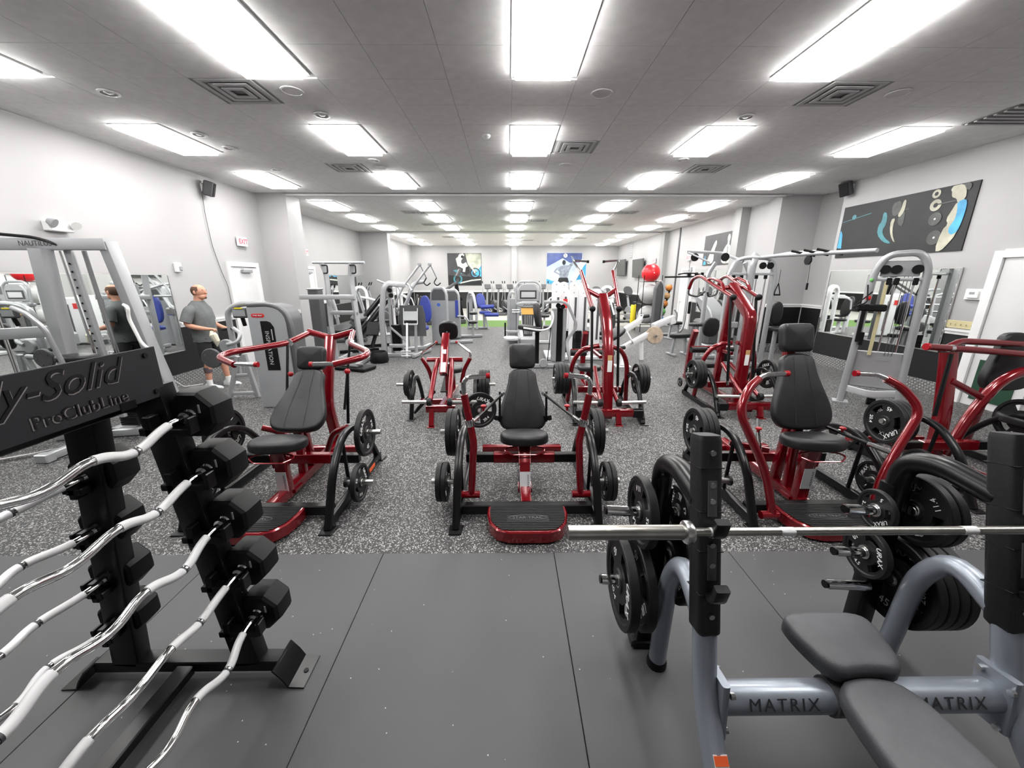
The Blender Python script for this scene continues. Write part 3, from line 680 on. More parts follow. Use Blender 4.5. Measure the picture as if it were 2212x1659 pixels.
def bolts(mb, pts, d, r=.009, l=.006):
    for p in pts: p = Vector(p); mb.cyl(p, p+Vector(d)*l, r, 8)

# ------------------------------------------------------------------ curl bar rack
RK = thing('curl_bar_rack', 'black steel two-sided rack holding fixed curl bars, with a sign along its top', 'barbell rack', (-1.6, 0, 0))
def on(o, *p): return o
for y in (1.52, .30):
    MB().rtube([(.30, y, .10), (.145, y, 1.53)], .125, .08, up=(0, 1, 0)).build('post', 'black_metal', RK)
    MB().rtube([(-.30, y, .10), (-.145, y, 1.50)], .125, .08, up=(0, 1, 0)).build('post', 'black_metal', RK)
    MB().box((0, y, .085), (.92, .08, .06), b=.006).build('base_beam', 'black_metal', RK)
    MB().box((0, y, 1.46), (.30, .07, .08), b=.006).build('cross_beam', 'black_metal', RK)
    for s_ in (-1, 1):
        f = MB(); f.sweep([(-.085, -.004), (.085, -.004), (.085, .004), (-.085, .004)], [(s_*.45, y, .115), (s_*.49, y, .06), (s_*.515, y, .012), (s_*.59, y, .006)], up=(0, 0, 1))
        f.build('foot_plate', 'black_metal', RK)
        MB().cyl((s_*.56, y, .010), (s_*.56, y, .016), .012, 10).build('bolt', 'black_matte', RK)
MB().box((0, .91, .08), (.08, 1.14, .05), b=.006).build('spine', 'black_metal', RK)
MB().box((.0, .91, 1.455), (.09, 1.3, .07), b=.006).build('top_beam', 'black_metal', RK)
for y in (1.35, .5): MB().box((.11, y, 1.50), (.20, .06, .03)).build('sign_bracket', 'black_metal', RK)
sg = MB().box((.205, .90, 1.592), (.006, 1.22, .20), b=.002).build('sign_plate', 'black_sign', RK)
m_ = MB(); add_text(m_, 'Body-Solid', .125, T(.2105, 1.07, 1.632) @ RZ(90) @ RX(90), shear=.45); m_.build('lettering', 'black_matte', sg, 'cut-out script lettering')
m_ = MB(); add_text(m_, 'Body-Solid', .125, T(.2088, 1.0725, 1.628) @ RZ(90) @ RX(90), shear=.45); m_.build('lettering_edge', 'steel', sg, 'bright lower edge of the cut-out letters')
m_ = MB(); add_text(m_, 'Pro', .057, T(.2105, 1.105, 1.537) @ RZ(90) @ RX(90), space=1.05); m_.build('lettering', 'black_matte', sg)
m_ = MB(); add_text(m_, 'ClubLine', .057, T(.2105, 1.247, 1.537) @ RZ(90) @ RX(90), space=1.05); m_.build('lettering', 'black_matte', sg)
m_ = MB(); add_text(m_, 'ProClubLine', .057, T(.2088, 1.2085, 1.5345) @ RZ(90) @ RX(90), space=1.05); m_.build('lettering_edge', 'steel', sg)
m_ = MB(); bolts(m_, [(.208, 1.46, 1.665), (.208, 1.47, 1.52)], (1, 0, 0), .01); m_.build('bolt', 'black_matte', sg)
# cradles and bars
oct_ = lambda r: [(r*math.cos(math.pi/8+math.pi/4*i), r*math.sin(math.pi/8+math.pi/4*i)) for i in range(8)]
def ez_bar(label, x, z, ang, y1=1.50, L=1.06):
    t = thing('curl_bar', label, 'barbell', (x, 0, z), 0, 'fixed curl bars on the rack')
    off = lambda o: (o*math.sin(R(ang)), o*math.cos(R(ang)))
    ctl = [(0, 0), (.12, 0), (.25, -.058), (.385, .0), (L/2, -.045), (L-.385, .0), (L-.25, -.058), (L-.12, 0), (L, 0)]
    P = [Vector((off(o)[0], y1-s_, off(o)[1])) for s_, o in ctl]
    F = fillet(P, .062, 8)
    MB().sweep(circ(.0145, 12), F).build('bar', 'chrome', t)
    for lo, hi in ((.10, .243), (.249, .40), (L-.40, L-.249), (L-.243, L-.10)):
        seg = [p for p in F if lo <= y1-p.y <= hi]
        MB().sweep(circ(.0165, 12), seg).build('knurled_grip', 'knurl', t)
    for q in (.246, L-.246):
        k = min(range(1, len(F)-1), key=lambda i: abs(y1-F[i].y-q)); d = (F[k+1]-F[k-1]).normalized()
        MB().cyl(F[k]-d*.004, F[k]+d*.004, .0168, 12).build('ring_mark', 'print_dark', t)
    for s_, yy in ((1, y1), (-1, y1-L)):
        M = T(0, yy, 0) @ RX(90 if s_ < 0 else -90)
        MB().lathe([(.024, -.03), (.022, -.005), (.028, .0)], 14, M).build('collar', 'chrome', t)
        h_ = MB(); rr_ = .108
        rings = [(rr_*.86, 0), (rr_*.96, .012), (rr_, .03), (rr_, .10), (rr_*.96, .118), (rr_*.86, .13)]
        vs = []; fs = []
        for r_, z_ in rings: vs += [(p[0], p[1], z_) for p in oct_(r_)]
        for i in range(5):
            for j in range(8): fs.append((i*8+j, i*8+(j+1) % 8, (i+1)*8+(j+1) % 8, (i+1)*8+j))
        fs += [tuple(range(8))[::-1], tuple(40+j for j in range(8))]
        h_.add(vs, fs, M); h_.build('octagonal_head', 'black_matte', t, ang=25)
        mk = MB().box((.045, -.03, -.002), (.006, .035, .004), M); mk.build('weight_mark', 'grey_plastic', t)
    return t
order = ['top', 'second', 'third', 'fourth', 'lowest']
for i, (x, z, a) in enumerate(((-1.309, 1.405, 5), (-1.29, 1.16, 10), (-1.268, .905, -15), (-1.236, .648, 20), (-1.212, .392, -30))):
    ez_bar('chrome curl bar with black octagonal ends, %s on the right side of the rack' % order[i], x, z, a)
    for y in (1.44, .52):
        c = MB(); px = x+1.6; pc = .30-.155*(z-.1)/1.43
        c.box(((px+pc)/2+.01, y+.01, z-.045), (px-pc+.06, .05, .03), b=.004); c.box((px+.045, y+.01, z-.02), (.018, .05, .07), b=.004); c.box((pc+.02, y+.01, z-.03), (.03, .05, .10), b=.004)
        c.build('cradle', 'black_metal', RK)
for i, (x, z, a) in enumerate(((-1.79, 1.14, 60), (-1.825, .877, 100), (-1.856, .616, 80), (-1.885, .36, 120))):
    ez_bar('chrome curl bar with black octagonal ends, %s on the left side of the rack' % order[i], x, z, a)
    for y in (1.44, .52):
        c = MB(); px = x+1.6; pc = -.30+.155*(z-.1)/1.4
        c.box(((px+pc)/2-.01, y+.01, z-.045), (abs(px-pc)+.06, .05, .03), b=.004); c.box((px-.045, y+.01, z-.02), (.018, .05, .07), b=.004); c.box((pc-.02, y+.01, z-.03), (.03, .05, .10), b=.004)
        c.build('cradle', 'black_metal', RK)

# ------------------------------------------------------------------ olympic bench
BX0, BX1 = .74, 1.90; BC = (BX0+BX1)/2
BN = thing('weight_bench', 'silver framed flat bench press station with charcoal pads and bar hooks', 'weight bench', (BC, 1.1, 0))
def bp_(x, y, z): return (x-BC, y-1.1, z)
for s_, x in ((-1, BX0), (1, BX1)):
    up = MB().tube([bp_(x, .72, .02), bp_(x, .93, .22), bp_(x, 1.085, .42), bp_(x, 1.15, .66), bp_(x, 1.325, 1.36)], .043, 16, .12); up.build('upright', 'bench_silver', BN)
    MB().lathe([(.05, 0), (.05, .03), (.045, .035)], 16, T(*bp_(x, .72, 0))).build('rubber_foot', 'black_matte', BN)
    fx = x+.03 if s_ < 0 else x+.05
    MB().tube([bp_(x, 1.175, .70), bp_(x, 1.36, .80), bp_(x, 1.47, .62), bp_(fx, 1.545, .03)], .042, 16, .13).build('rear_leg', 'bench_silver', BN)
    MB().lathe([(.05, 0), (.05, .03), (.046, .05)], 16, T(*bp_(fx, 1.547, 0))).build('rubber_foot', 'black_matte', BN)
    # black plastic bar guard over the upright with hooks
    d = Vector((0, .175, .70)).normalized(); a = Vector(bp_(x, 1.156, .675)); b2 = Vector(bp_(x, 1.335, 1.385))
    g = MB().sweep(rrect(.088, .10, .025, 3), [a-d*.03, a, a+(b2-a)*.5, b2-d*.02, b2], up=(0, -1, 0), scale=[.55, 1, 1, 1, .9]); gd = g.build('bar_guard', 'charcoal_plastic', BN)
    for k in (.2, .42, .62, .84):
        c = a+(b2-a)*k; M = T(*c) @ RX(-14)
        MB().box((0, 0, 0), (.0885, .1005, .004), M, b=.001).build('seam', 'black_matte', gd)
    inner = .0
    for k in (.28, .60):
        c = a+(b2-a)*k
        h_ = MB(); h_.rtube([c+Vector((inner, -.03, -.06)), c+Vector((inner, -.10, -.03)), c+Vector((inner, -.115, .035))], .05, .03, .02, .006, up=(0, 0, 1)); h_.build('bar_hook', 'black_metal', gd)
        nn = Vector((0, -.97, .243))*.0495; h_ = MB(); h_.rtube([c+nn+d*.0, c+nn+d*.13], .034, .008, 0, .003, up=(0, -1, 0)); h_.build('wear_strip', 'dark_grey', gd)
    for k in (.1, .36, .46, .68, .76, .92):
        c = a+(b2-a)*k+Vector((0, -.05, .01)); MB().cyl(c, c+Vector((0, -.006, 0)), .011, 8).build('bolt', 'chrome', gd)
    # black storage arm and post
    MB().tube([bp_(x, 1.29, 1.13), bp_(x, 1.52, 1.16), bp_(x, 1.66, 1.10), bp_(x, 1.67, .80)], .047, 16, .16).build('storage_arm', 'black_metal', BN)
    MB().rtube([bp_(x, 1.67, .98), bp_(x, 1.67, .0)], .10, .075, up=(0, 1, 0)).build('storage_post', 'black_metal', BN)
    MB().box(bp_(x, 1.67, .03), (.15, .09, .05), b=.01).build('storage_foot', 'black_metal', BN)
    for sd, zs in ((-1, (.86, .46) if s_ < 0 else (.86, .62, .42)), (1, (.86, .62) if s_ < 0 else (.86, .46))):
        for z in zs:
            p = Vector(bp_(x+sd*.05, 1.62, z))
            hn = MB().cyl(p, p+Vector((sd*.22, 0, .012)), .0245, 14); o = hn.build('plate_horn', 'chrome', BN)
            MB().cyl(p+Vector((sd*.22, 0, .012)), p+Vector((sd*.228, 0, .0125)), .02, 12).build('end_cap', 'black_metal', o)
    # crossbar mounting plate
    MB().rtube([bp_(x-s_*.045, 1.10, .52), bp_(x-s_*.045, 1.075, .30)], .13, .03, 0, .01, up=(1, 0, 0)).build('mount_plate', 'bench_silver', BN)
    for dz, dy in ((.49, .05), (.49, -.05), (.32, .05), (.32, -.05)): c = bp_(x-s_*.06, 1.085+dy, dz); MB().cyl(c, (c[0]-s_*.015, c[1], c[2]), .012, 8).build('bolt', 'chrome', BN)
    m2 = MB().cyl(bp_(x-s_*.05, 1.09, .41), bp_(BC-(-s_)*(-.09), 1.09, .41), .056, 20); cb = m2.build('crossbar', 'bench_silver', BN)
    cxm = (x-s_*.05+BC+s_*.09)/2
    m2 = MB(); add_text(m2, 'MATRIX', .062, T(*bp_(cxm+s_*(.0), 1.038, .436)) @ RX(66), space=1.25); m2.build('lettering', 'print_dark', cb)
MB().cyl(bp_(BC-.11, 1.09, .41), bp_(BC+.11, 1.09, .41), .066, 20).build('clamp_sleeve', 'dark_grey', BN)
MB().rtube([bp_(BC, 1.20, .42), bp_(BC, .75, .42), bp_(BC, .1, .36), bp_(BC, -.1, .02)], .09, .07, .08).build('bench_spine', 'dark_grey', BN)
MB().box(bp_(BC, 1.17, .485), (.09, .16, .06), b=.01).build('pad_bracket', 'bench_silver', BN)
headp = smooth_poly([(-.175, .125), (0, .135), (.175, .125), (.185, .03), (.135, -.135), (0, -.115), (-.135, -.135), (-.185, .03)], 2)
MB().pad(headp, .075, .03, .006, T(*bp_(BC+.01, 1.195, .50)) @ RX(3)).build('head_pad', 'leather_grey', BN)
longp = smooth_poly([(-.135, .02), (0, .05), (.135, .02), (.165, -.2), (.17, -.6), (.165, -.92), (0, -.96), (-.165, -.92), (-.17, -.6), (-.165, -.2)], 2)
MB().pad(longp, .075, .03, .006, T(*bp_(BC, 1.035, .458))).build('body_pad', 'leather_grey', BN)
# warning sticker on left upright
st = MB().box((0, 0, 0), (.05, .003, .17), T(*bp_(BX0+.005, .90, .26)) @ RX(-43)).build('warning_sticker', 'label_white', BN)
MB().box((0, -.002, .068), (.048, .003, .028), T(*bp_(BX0+.005, .90, .26)) @ RX(-43)).build('sticker_header', 'print_orange', st)
# plates on the bench storage
G = 'plates stored on the bench'
plates_on(['45', '45'], (BX0-.06, 1.62, .46), (-1, 0, 0), 'on the low left horn of the bench', G, 150, .035)
plates_on(['25'], (BX0-.075, 1.62, .865), (-1, 0, 0), 'on the high left horn of the bench', G, 60)
plates_on(['10'], (BX0+.07, 1.62, .865), (1, 0, 0), 'on the high inner horn behind the left upright', G, 20)
plates_on(['45', '45'], (BX0+.06, 1.62, .62), (1, 0, 0), 'on the inner horn behind the left upright', G, 80)
plates_on(['5'], (BX1-.10, 1.62, .865), (-1, 0, 0), 'on the high inner horn of the right storage post', G, 130)
plates_on(['10'], (BX1-.09, 1.62, .625), (-1, 0, 0), 'on the middle inner horn of the right storage post', G, 200)
plates_on(['25', '25'], (BX1+.06, 1.62, .865), (1, 0, 0), 'on the high outer horn of the right storage post', G, 10)
plates_on(['45', '45', '45', '45'], (BX1+.06, 1.62, .46), (1, 0, 0), 'on the low outer horn of the right storage post', G, 40)
# barbell
t = thing('barbell', 'worn steel olympic barbell resting on the bench hooks', 'barbell', (BC-.012, 1.165, 1.085))
MB().cyl((-.7, 0, 0), (.7, 0, 0), .0145, 16).build('shaft', 'bar_steel', t)
for s_ in (-1, 1):
    MB().lathe([(.0, 0), (.0245, .0), (.0255, .004), (.0255, .40), (.0255, .405)], 20, T(s_*1.1, 0, 0) @ RY(-90*s_)).build('sleeve', 'bar_steel', t)
    MB().lathe([(.026, .405), (.038, .41), (.04, .415), (.04, .432), (.036, .438), (.018, .44)], 24, T(s_*1.1, 0, 0) @ RY(-90*s_)).build('collar', 'steel', t)
    for a in (.30, .55): MB().cyl((s_*a, 0, 0), (s_*(a+.05), 0, 0), .0152, 16).build('knurl_band', 'knurl', t)
# ------------------------------------------------------------------ red plate-loaded press machines
def backpad_poly():
    return smooth_poly([(-.14, .61), (.14, .61), (.155, .46), (.205, .31), (.255, .17), (.255, .06), (.18, -.02), (-.18, -.02), (-.255, .06), (-.255, .17), (-.205, .31), (-.155, .46)], 2)
def headpad_poly(): return smooth_poly([(-.14, 0), (-.14, .12), (-.14, .24), (-.05, .245), (.05, .245), (.14, .24), (.14, .12), (.14, 0), (.05, -.005), (-.05, -.005)], 2)
BACKP = backpad_poly(); HEADP = headpad_poly()
def slab_M(p, q):
    """matrix whose local y runs p->q in the yz plane and local z faces -y (towards the sitter)"""
    d = math.atan2(q[1]-p[1], q[0]-p[0])     # angle of pad in yz plane
    return T(0, p[0], p[1]) @ Matrix.Rotation(d, 4, 'X')
def press_base(t, sticker=True, plates=True, nm=''):
    """footplate, rails, weight arches; local origin at front centre of footplate"""
    dpl = [(.32, .42), (-.32, .42), (-.325, .25), (-.30, .12), (-.24, .035), (-.15, .0), (.15, .0), (.24, .035), (.30, .12), (.325, .25)]
    MB().prism(smooth_poly(dpl, 1) if False else dpl, .01, .112, b=.01).build('footplate_rim', 'red_metal', t)
    top = inset(dpl, .022); tr = MB().prism(top, .106, .116).build('footplate_tread', 'black_matte', t)
    r_ = MB(); lim = lambda y: .298 if y > .2 else .298-(.2-y)**2*3.1
    for k in range(17):
        y = .035+k*.022
        if .135 < y < .225:
            for s_ in (-1, 1): r_.box((s_*(.165+lim(y))/2, y, .117), (lim(y)-.165, .011, .008), b=.003)
        else: r_.box((0, y, .117), (2*lim(y), .011, .008), b=.003)
    tag(r_.build('tread_ribs', 'rubber', tr), kind='stuff')
    m_ = MB(); add_text(m_, 'STAR TRAC', .045, T(0, .18, .1175), space=1.05); m_.build('lettering', 'dark_grey', tr)
    ov = [(.15*math.cos(a)*1.0, .18+.035*math.sin(a)) for a in [i*math.pi/16 for i in range(32)]]
    MB().tube([(x, y, .117) for x, y in ov], .003, 5, closed=True).build('logo_ring', 'dark_grey', tr)
    MB().box((0, .38, .075), (1.1, .07, .09), b=.008).build('front_rail', 'black_metal', t)
    MB().box((0, .97, .256), (.60, .07, .10), b=.008).build('cross_beam', 'red_metal', t)
    MB().rtube([(0, .42, .07), (0, 1.75, .07)], .09, .09).build('spine_rail', 'red_metal', t)
    MB().rtube([(-.45, 1.62, .05), (.45, 1.62, .05)], .08, .07).build('rear_rail', 'red_metal', t)
    for s_ in (-1, 1):
        MB().box((s_*.43, .97, .256), (.27, .065, .09), b=.006).build('cross_beam_end', 'black_metal', t)
        MB().rtube([(s_*.575, .22, .055), (s_*.575, 1.45, .055)], .055, .08).build('side_rail', 'black_metal', t)
        MB().rtube([(s_*.575, .19, .01), (s_*.57, .40, .42), (s_*.565, .62, .60), (s_*.56, .82, .63), (s_*.565, 1.05, .54), (s_*.57, 1.25, .32), (s_*.575, 1.43, .03)], .055, .065, .12, .02, up=(1, 0, 0)).build('weight_arch', 'black_metal', t)
        MB().rtube([(s_*.575, .62, .60), (s_*.575, .66, .06)], .03, .025).build('arch_brace', 'black_metal', t)
        MB().prism([(-.05, -.06), (.05, -.06), (.06, .06), (-.06, .06)], 0, .014, T(s_*.575, .18, 0), b=.004).build('foot', 'black_metal', t)
        MB().prism([(-.05, -.06), (.05, -.06), (.06, .06), (-.06, .06)], 0, .014, T(s_*.575, 1.46, 0), b=.004).build('foot', 'black_metal', t)
        h_ = MB().cyl((s_*.58, .95, .53), (s_*.80, .95, .535), .0245, 14); h_.build('weight_horn', 'steel', t)
        h_ = MB().cyl((s_*.585, .57, .215), (s_*.83, .57, .22), .0245, 14); h_.build('storage_horn', 'steel', t)
        MB().lathe([(.045, 0), (.045, .02)], 16, T(s_*.58, .57, .215) @ RY(s_*90)).build('horn_washer', 'rubber', t)
        MB().lathe([(.045, 0), (.045, .02)], 16, T(s_*.575, .95, .53) @ RY(s_*90)).build('horn_washer', 'rubber', t)
        if s_ > 0:
            MB().box((s_*.605, 1.15, .055), (.004, .16, .04), b=.001).build('badge', 'print_orange', t)
def seat_assembly(t, seat, pb, pt, hb, ht, label_z):
    sy, sz = seat
    # seat post with height scale
    b0 = .66 if sy > .6 else sy+.03
    MB().rtube([(0, b0, .03), (0, b0+(sy-b0)*.5, sz-.22)], .095, .085).build('seat_post', 'red_metal', t)
    MB().rtube([(0, b0+(sy-b0)*.5, sz-.24), (0, sy, sz-.07)], .115, .10).build('post_sleeve', 'red_metal', t)
    M = slab_M((b0-.045, .03), (b0+(sy-b0)*.5-.045, sz-.22))
    sc_ = MB().box((0, label_z, .003), (.097, .19, .006), M).build('height_scale', 'label_silver', t)
    sm = MB()
    for k in range(9): sm.box((.028, label_z-.065+k*.016, .0065), (.014, .006, .002), M)
    tag(sm.build('scale_marks', 'print_dark', sc_), kind='stuff')
    MB().rtube([(0, b0+.15, .06), (0, b0+.02, .06)], .13, .04).build('post_foot', 'red_metal', t)
    # seat cushion: saddle, narrower nose forward
    sp = smooth_poly([(-.19, .16), (0, .18), (.19, .16), (.24, .03), (.215, -.10), (.12, -.175), (0, -.195), (-.12, -.175), (-.215, -.10), (-.24, .03)], 2)
    s_ = MB().pad(sp, .10, .045, .022, T(0, sy, sz-.075) @ RX(-9)); s_.build('seat', 'leather', t)
    MB().tube([(-.03, sy-.05, sz-.09), (-.17, sy-.08, sz-.10), (-.19, sy-.12, sz-.11), (-.12, sy-.17, sz-.13), (.12, sy-.17, sz-.13), (.19, sy-.12, sz-.11), (.17, sy-.08, sz-.10), (.03, sy-.05, sz-.09)], .007, 7, .02).build('adjust_lever', 'red_metal', t)
    # backrest
    L = math.hypot(pt[0]-pb[0], pt[1]-pb[1]); k = L/.60
    M = slab_M(pb, pt) @ Matrix.Diagonal((1, k, 1, 1)) @ T(0, 0, -.03)
    bp2 = MB().pad(BACKP, .075, .03, .012, M).build('backrest', 'leather', t)
    for s2 in (-1, 1):
        MB().tube([tuple(M @ Vector((s2*x, y, .0855))) for x, y in ((.055, .585), (.062, .4), (.085, .2), (.09, .02))], .0018, 5).build('seam', 'stitch', bp2)
    Lh = math.hypot(ht[0]-hb[0], ht[1]-hb[1])
    MB().pad(HEADP, .085, .032, .008, slab_M(hb, ht) @ Matrix.Diagonal((1, Lh/.245, 1, 1)) @ T(0, 0, -.03)).build('headrest', 'leather', t)
    # red frame behind the back
    off = .09
    MB().rtube([(0, pb[0]+.20, .08), (0, pb[0]+.14, pb[1]-.05), (0, pb[0]+off, pb[1]+.06), (0, pt[0]+off, pt[1]), (0, hb[0]+off, hb[1]+.06)], .08, .07, .08).build('back_frame', 'red_metal', t)
    MB().rtube([(0, pb[0]+.05, pb[1]-.02), (0, pb[0]+.03, .08)], .07, .06).build('back_support', 'red_metal', t)
def plate_set(x, y0, who, ul, ur, ll, lr, G):
    for side, s_, U, L in (('left', -1, ul, ll), ('right', 1, ur, lr)):
        if U: plates_on(U, (x+s_*.63, y0+.95, .53), (s_, 0, 0), 'on the upper %s horn of %s' % (side, who), G, 100+40*s_)
        if L: plates_on(L, (x+s_*.685, y0+.57, .216), (s_, 0, 0), 'on the lower %s horn of %s' % (side, who), G, 20)

# --- middle machine
Y0 = 2.48
t = thing('chest_press_machine', 'middle red plate-loaded chest press with black pads and ribbed footplate, facing the camera', 'exercise machine', (.15, Y0, 0), 0, 'red press machines in the front row')
press_base(t); seat_assembly(t, (.95, .50), (1.34, .40), (1.60, .985), (1.61, 1.0), (1.69, 1.255), .13)
for s_ in (-1, 1):
    MB().cyl((s_*.40, .50, .13), (s_*.56, .50, .13), .032, 14).build('pivot', 'red_metal', t)
    MB().tube([(s_*.475, .50, .13), (s_*.445, .52, .62), (s_*.46, .53, .70), (s_*.515, .54, 1.03)], .031, 14, .10).build('press_arm', 'red_metal', t)
    MB().lathe([(.036, -.03), (.037, -.02), (.037, .02), (.036, .03)], 16, T(s_*.475, .535, .785) @ RY(s_*11)).build('arm_collar', 'chrome', t)
    MB().tube([(s_*.515, .54, 1.02), (s_*.52, .54, 1.17), (s_*.31, .53, 1.19)], .02, 12, .07).build('handle', 'chrome', t)
    MB().cyl((s_*.33, .531, 1.188), (s_*.30, .53, 1.191), .023, 12).build('handle_cap', 'red_plastic', t)
    MB().cyl((s_*.215, 1.30, .80), (s_*.44, .58, .785), .014, 10).build('link_rod', 'black_metal', t)
    for p, q in (((s_*.205, 1.33, .80), (s_*.225, 1.27, .80)), ((s_*.415, .66, .787), (s_*.455, .55, .785))): MB().cyl(p, q, .018, 10).build('rod_end', 'chrome', t)
    p = (s_*.375, .79, .80); MB().lathe([(.008, 0), (.012, .03), (.026, .04), (.026, .05), (.018, .056)], 12, T(*p)).build('rod_knob', 'red_plastic', t)
    MB().rtube([(s_*.24, 1.36, .52), (s_*.28, 1.30, .54)], .05, .05).build('pad_bracket', 'black_metal', t)
    MB().cyl((s_*.245, 1.3, .5), (s_*.24, 1.33, .82), .012, 8).build('side_rod', 'black_metal', t)
plate_set(.15, Y0, 'the middle red press', ['45', '45'], ['45', '45'], ['25', '25'], ['25', '25'], 'plates on the middle red press')
# --- left machine: shoulder press
t = thing('shoulder_press_machine', 'left red plate-loaded shoulder press with black pads and overhead yoke', 'exercise machine', (-2.02, Y0, 0), 0, 'red press machines in the front row')
press_base(t); seat_assembly(t, (.64, .58), (.93, .56), (1.38, 1.03), (1.39, 1.045), (1.46, 1.27), .17)
MB().rtube([(0, 1.75, .06), (0, 1.62, .6), (0, 1.78, 1.05), (0, 1.90, 1.30)], .10, .09, .15).build('mast', 'red_metal', t)
MB().tube([(-.26, 1.92, 1.36), (0, 1.90, 1.29), (.26, 1.92, 1.36)], .036, 14, .05).build('yoke', 'red_metal', t)
for s_ in (-1, 1):
    MB().tube([(s_*.24, 1.94, 1.355), (s_*.33, 1.60, 1.28), (s_*.66, 1.22, 1.26), (s_*.68, 1.05, 1.24), (s_*.44, .92, 1.20)], .031, 14, .10).build('press_arm', 'red_metal', t)
    MB().lathe([(.038, -.025), (.038, .025)], 14, T(s_*.325, 1.62, 1.285) @ RZ(-s_*14) @ RX(80)).build('arm_collar', 'chrome', t)
    MB().cyl((s_*.46, .93, 1.203), (s_*.25, .92, 1.20), .02, 12).build('handle', 'chrome', t)
    MB().cyl((s_*.26, .92, 1.20), (s_*.23, .92, 1.20), .025, 12).build('handle_cap', 'red_plastic', t)
    MB().cyl((s_*.33, 1.60, 1.27), (s_*.30, 1.35, .62), .014, 8).build('link_rod', 'black_metal', t)
MB().cyl((.30, 1.40, .45), (.32, 1.48, .98), .016, 10).build('lever_rod', 'black_metal', t)
MB().sphere((.32, 1.483, 1.0), .032, 12).build('lever_knob', 'red_plastic', t)
MB().sphere((-.26, 1.45, .98), .028, 12).build('lever_knob', 'red_plastic', t)
for s_ in (-1, 1): MB().tube([(s_*.08, 1.25, .12), (s_*.25, 1.15, .45), (s_*.42, 1.10, .52)], .03, 12, .1).build('lower_arm', 'red_metal', t)
plate_set(-2.02, Y0, 'the left red press', ['45', '45'], ['45'], ['45'], ['25'], 'plates on the left red press')
# --- right machine: incline press
t = thing('incline_press_machine', 'right red plate-loaded incline press with tall black backrest, behind the bench', 'exercise machine', (2.55, Y0, 0), 0, 'red press machines in the front row')
press_base(t); seat_assembly(t, (.47, .66), (.62, .70), (.86, 1.29), (.87, 1.32), (.93, 1.56), .27)
for s_ in (-1, 1):
    MB().cyl((s_*.36, .24, .09), (s_*.50, .24, .09), .034, 14).build('pivot', 'red_metal', t)
    MB().tube([(s_*.40, .24, .08), (s_*.48, .30, .45), (s_*.73, .38, .94), (s_*.62, .47, 1.10), (s_*.52, .52, 1.16)], .033, 14, .14).build('press_arm', 'red_metal', t)
    MB().tube([(s_*.535, .51, 1.155), (s_*.46, .54, 1.19), (s_*.28, .54, 1.20)], .02, 12, .04).build('handle', 'chrome', t)
    MB().cyl((s_*.30, .54, 1.20), (s_*.27, .54, 1.20), .025, 12).build('handle_cap', 'red_plastic', t)
    MB().cyl((s_*.24, .85, .68), (s_*.50, .40, .60), .016, 10).build('link_rod', 'black_metal', t)
    MB().cyl((s_*.46, .47, .61), (s_*.54, .33, .59), .02, 10).build('rod_end', 'chrome', t)
    p = (s_*.37, .63, .64); MB().lathe([(.008, 0), (.012, .03), (.026, .04), (.026, .05), (.018, .056)], 12, T(*p)).build('rod_knob', 'red_plastic', t)
    MB().rtube([(s_*.12, .80, .40), (s_*.42, .93, .42)], .05, .05).build('lower_arm', 'red_metal', t)
plate_set(2.55, Y0, 'the right red press', ['45', '45', '45'], [], [], ['25'], 'plates on the right red press')
# --- far right machine
FX, FY = 4.62, 2.72
t = thing('red_lever_machine', 'red plate-loaded lever machine beside the doorway at the right edge', 'exercise machine', (FX, FY, 0))
press_base(t)
MB().pad(BACKP, .09, .03, .012, T(.78, 1.32, .78) @ RX(86)).build('backrest', 'leather', t)
MB().pad(smooth_poly([(-.2, -.2), (.2, -.2), (.2, .2), (-.2, .2)], 2), .09, .035, .01, T(.72, .95, .50)).build('seat', 'leather', t)
MB().rtube([(.72, .95, .05), (.72, .95, .5)], .09, .09).build('seat_post', 'red_metal', t)
MB().rtube([(.78, 1.45, .05), (.78, 1.38, 1.2)], .08, .07).build('back_frame', 'red_metal', t)
MB().rtube([(-.02, 1.06, .05), (-.02, 1.08, .5), (-.02, 1.16, 1.0), (-.02, 1.2, 1.2)], .11, .10, .1).build('mast', 'red_metal', t)
MB().tube([(.16, 1.10, .08), (.34, 1.12, .6), (.56, 1.12, .98), (.95, 1.1, 1.06)], .05, 14, .2).build('curved_frame', 'red_metal', t)
MB().rtube([(-.02, 1.12, .92), (.36, 1.12, .74)], .07, .06).build('brace', 'red_metal', t)
MB().tube([(-.32, 1.15, 1.27), (.0, 1.18, 1.245), (.35, 1.18, 1.22), (.9, 1.18, 1.17)], .034, 14, .1).build('upper_arm', 'red_metal', t)
MB().tube([(-.05, 1.2, 1.25), (.14, 1.26, 1.31), (.9, 1.28, 1.27)], .034, 14, .08).build('upper_arm', 'red_metal', t)
MB().lathe([(.038, -.02), (.038, .02)], 14, T(-.04, 1.177, 1.248) @ RY(90)).build('arm_collar', 'chrome', t)
MB().lathe([(.036, -.012), (.04, 0), (.036, .012)], 14, T(-.325, 1.15, 1.27) @ RY(90)).build('end_cap', 'red_plastic', t)
MB().rtube([(-.07, 1.13, 1.2), (-.14, 1.05, .55)], .045, .02).build('link_rod', 'black_metal', t)
plate_set(FX, FY, 'the doorway lever machine', ['45', '45', '45'], ['45'], ['25'], ['25'], 'plates on the red lever machine')

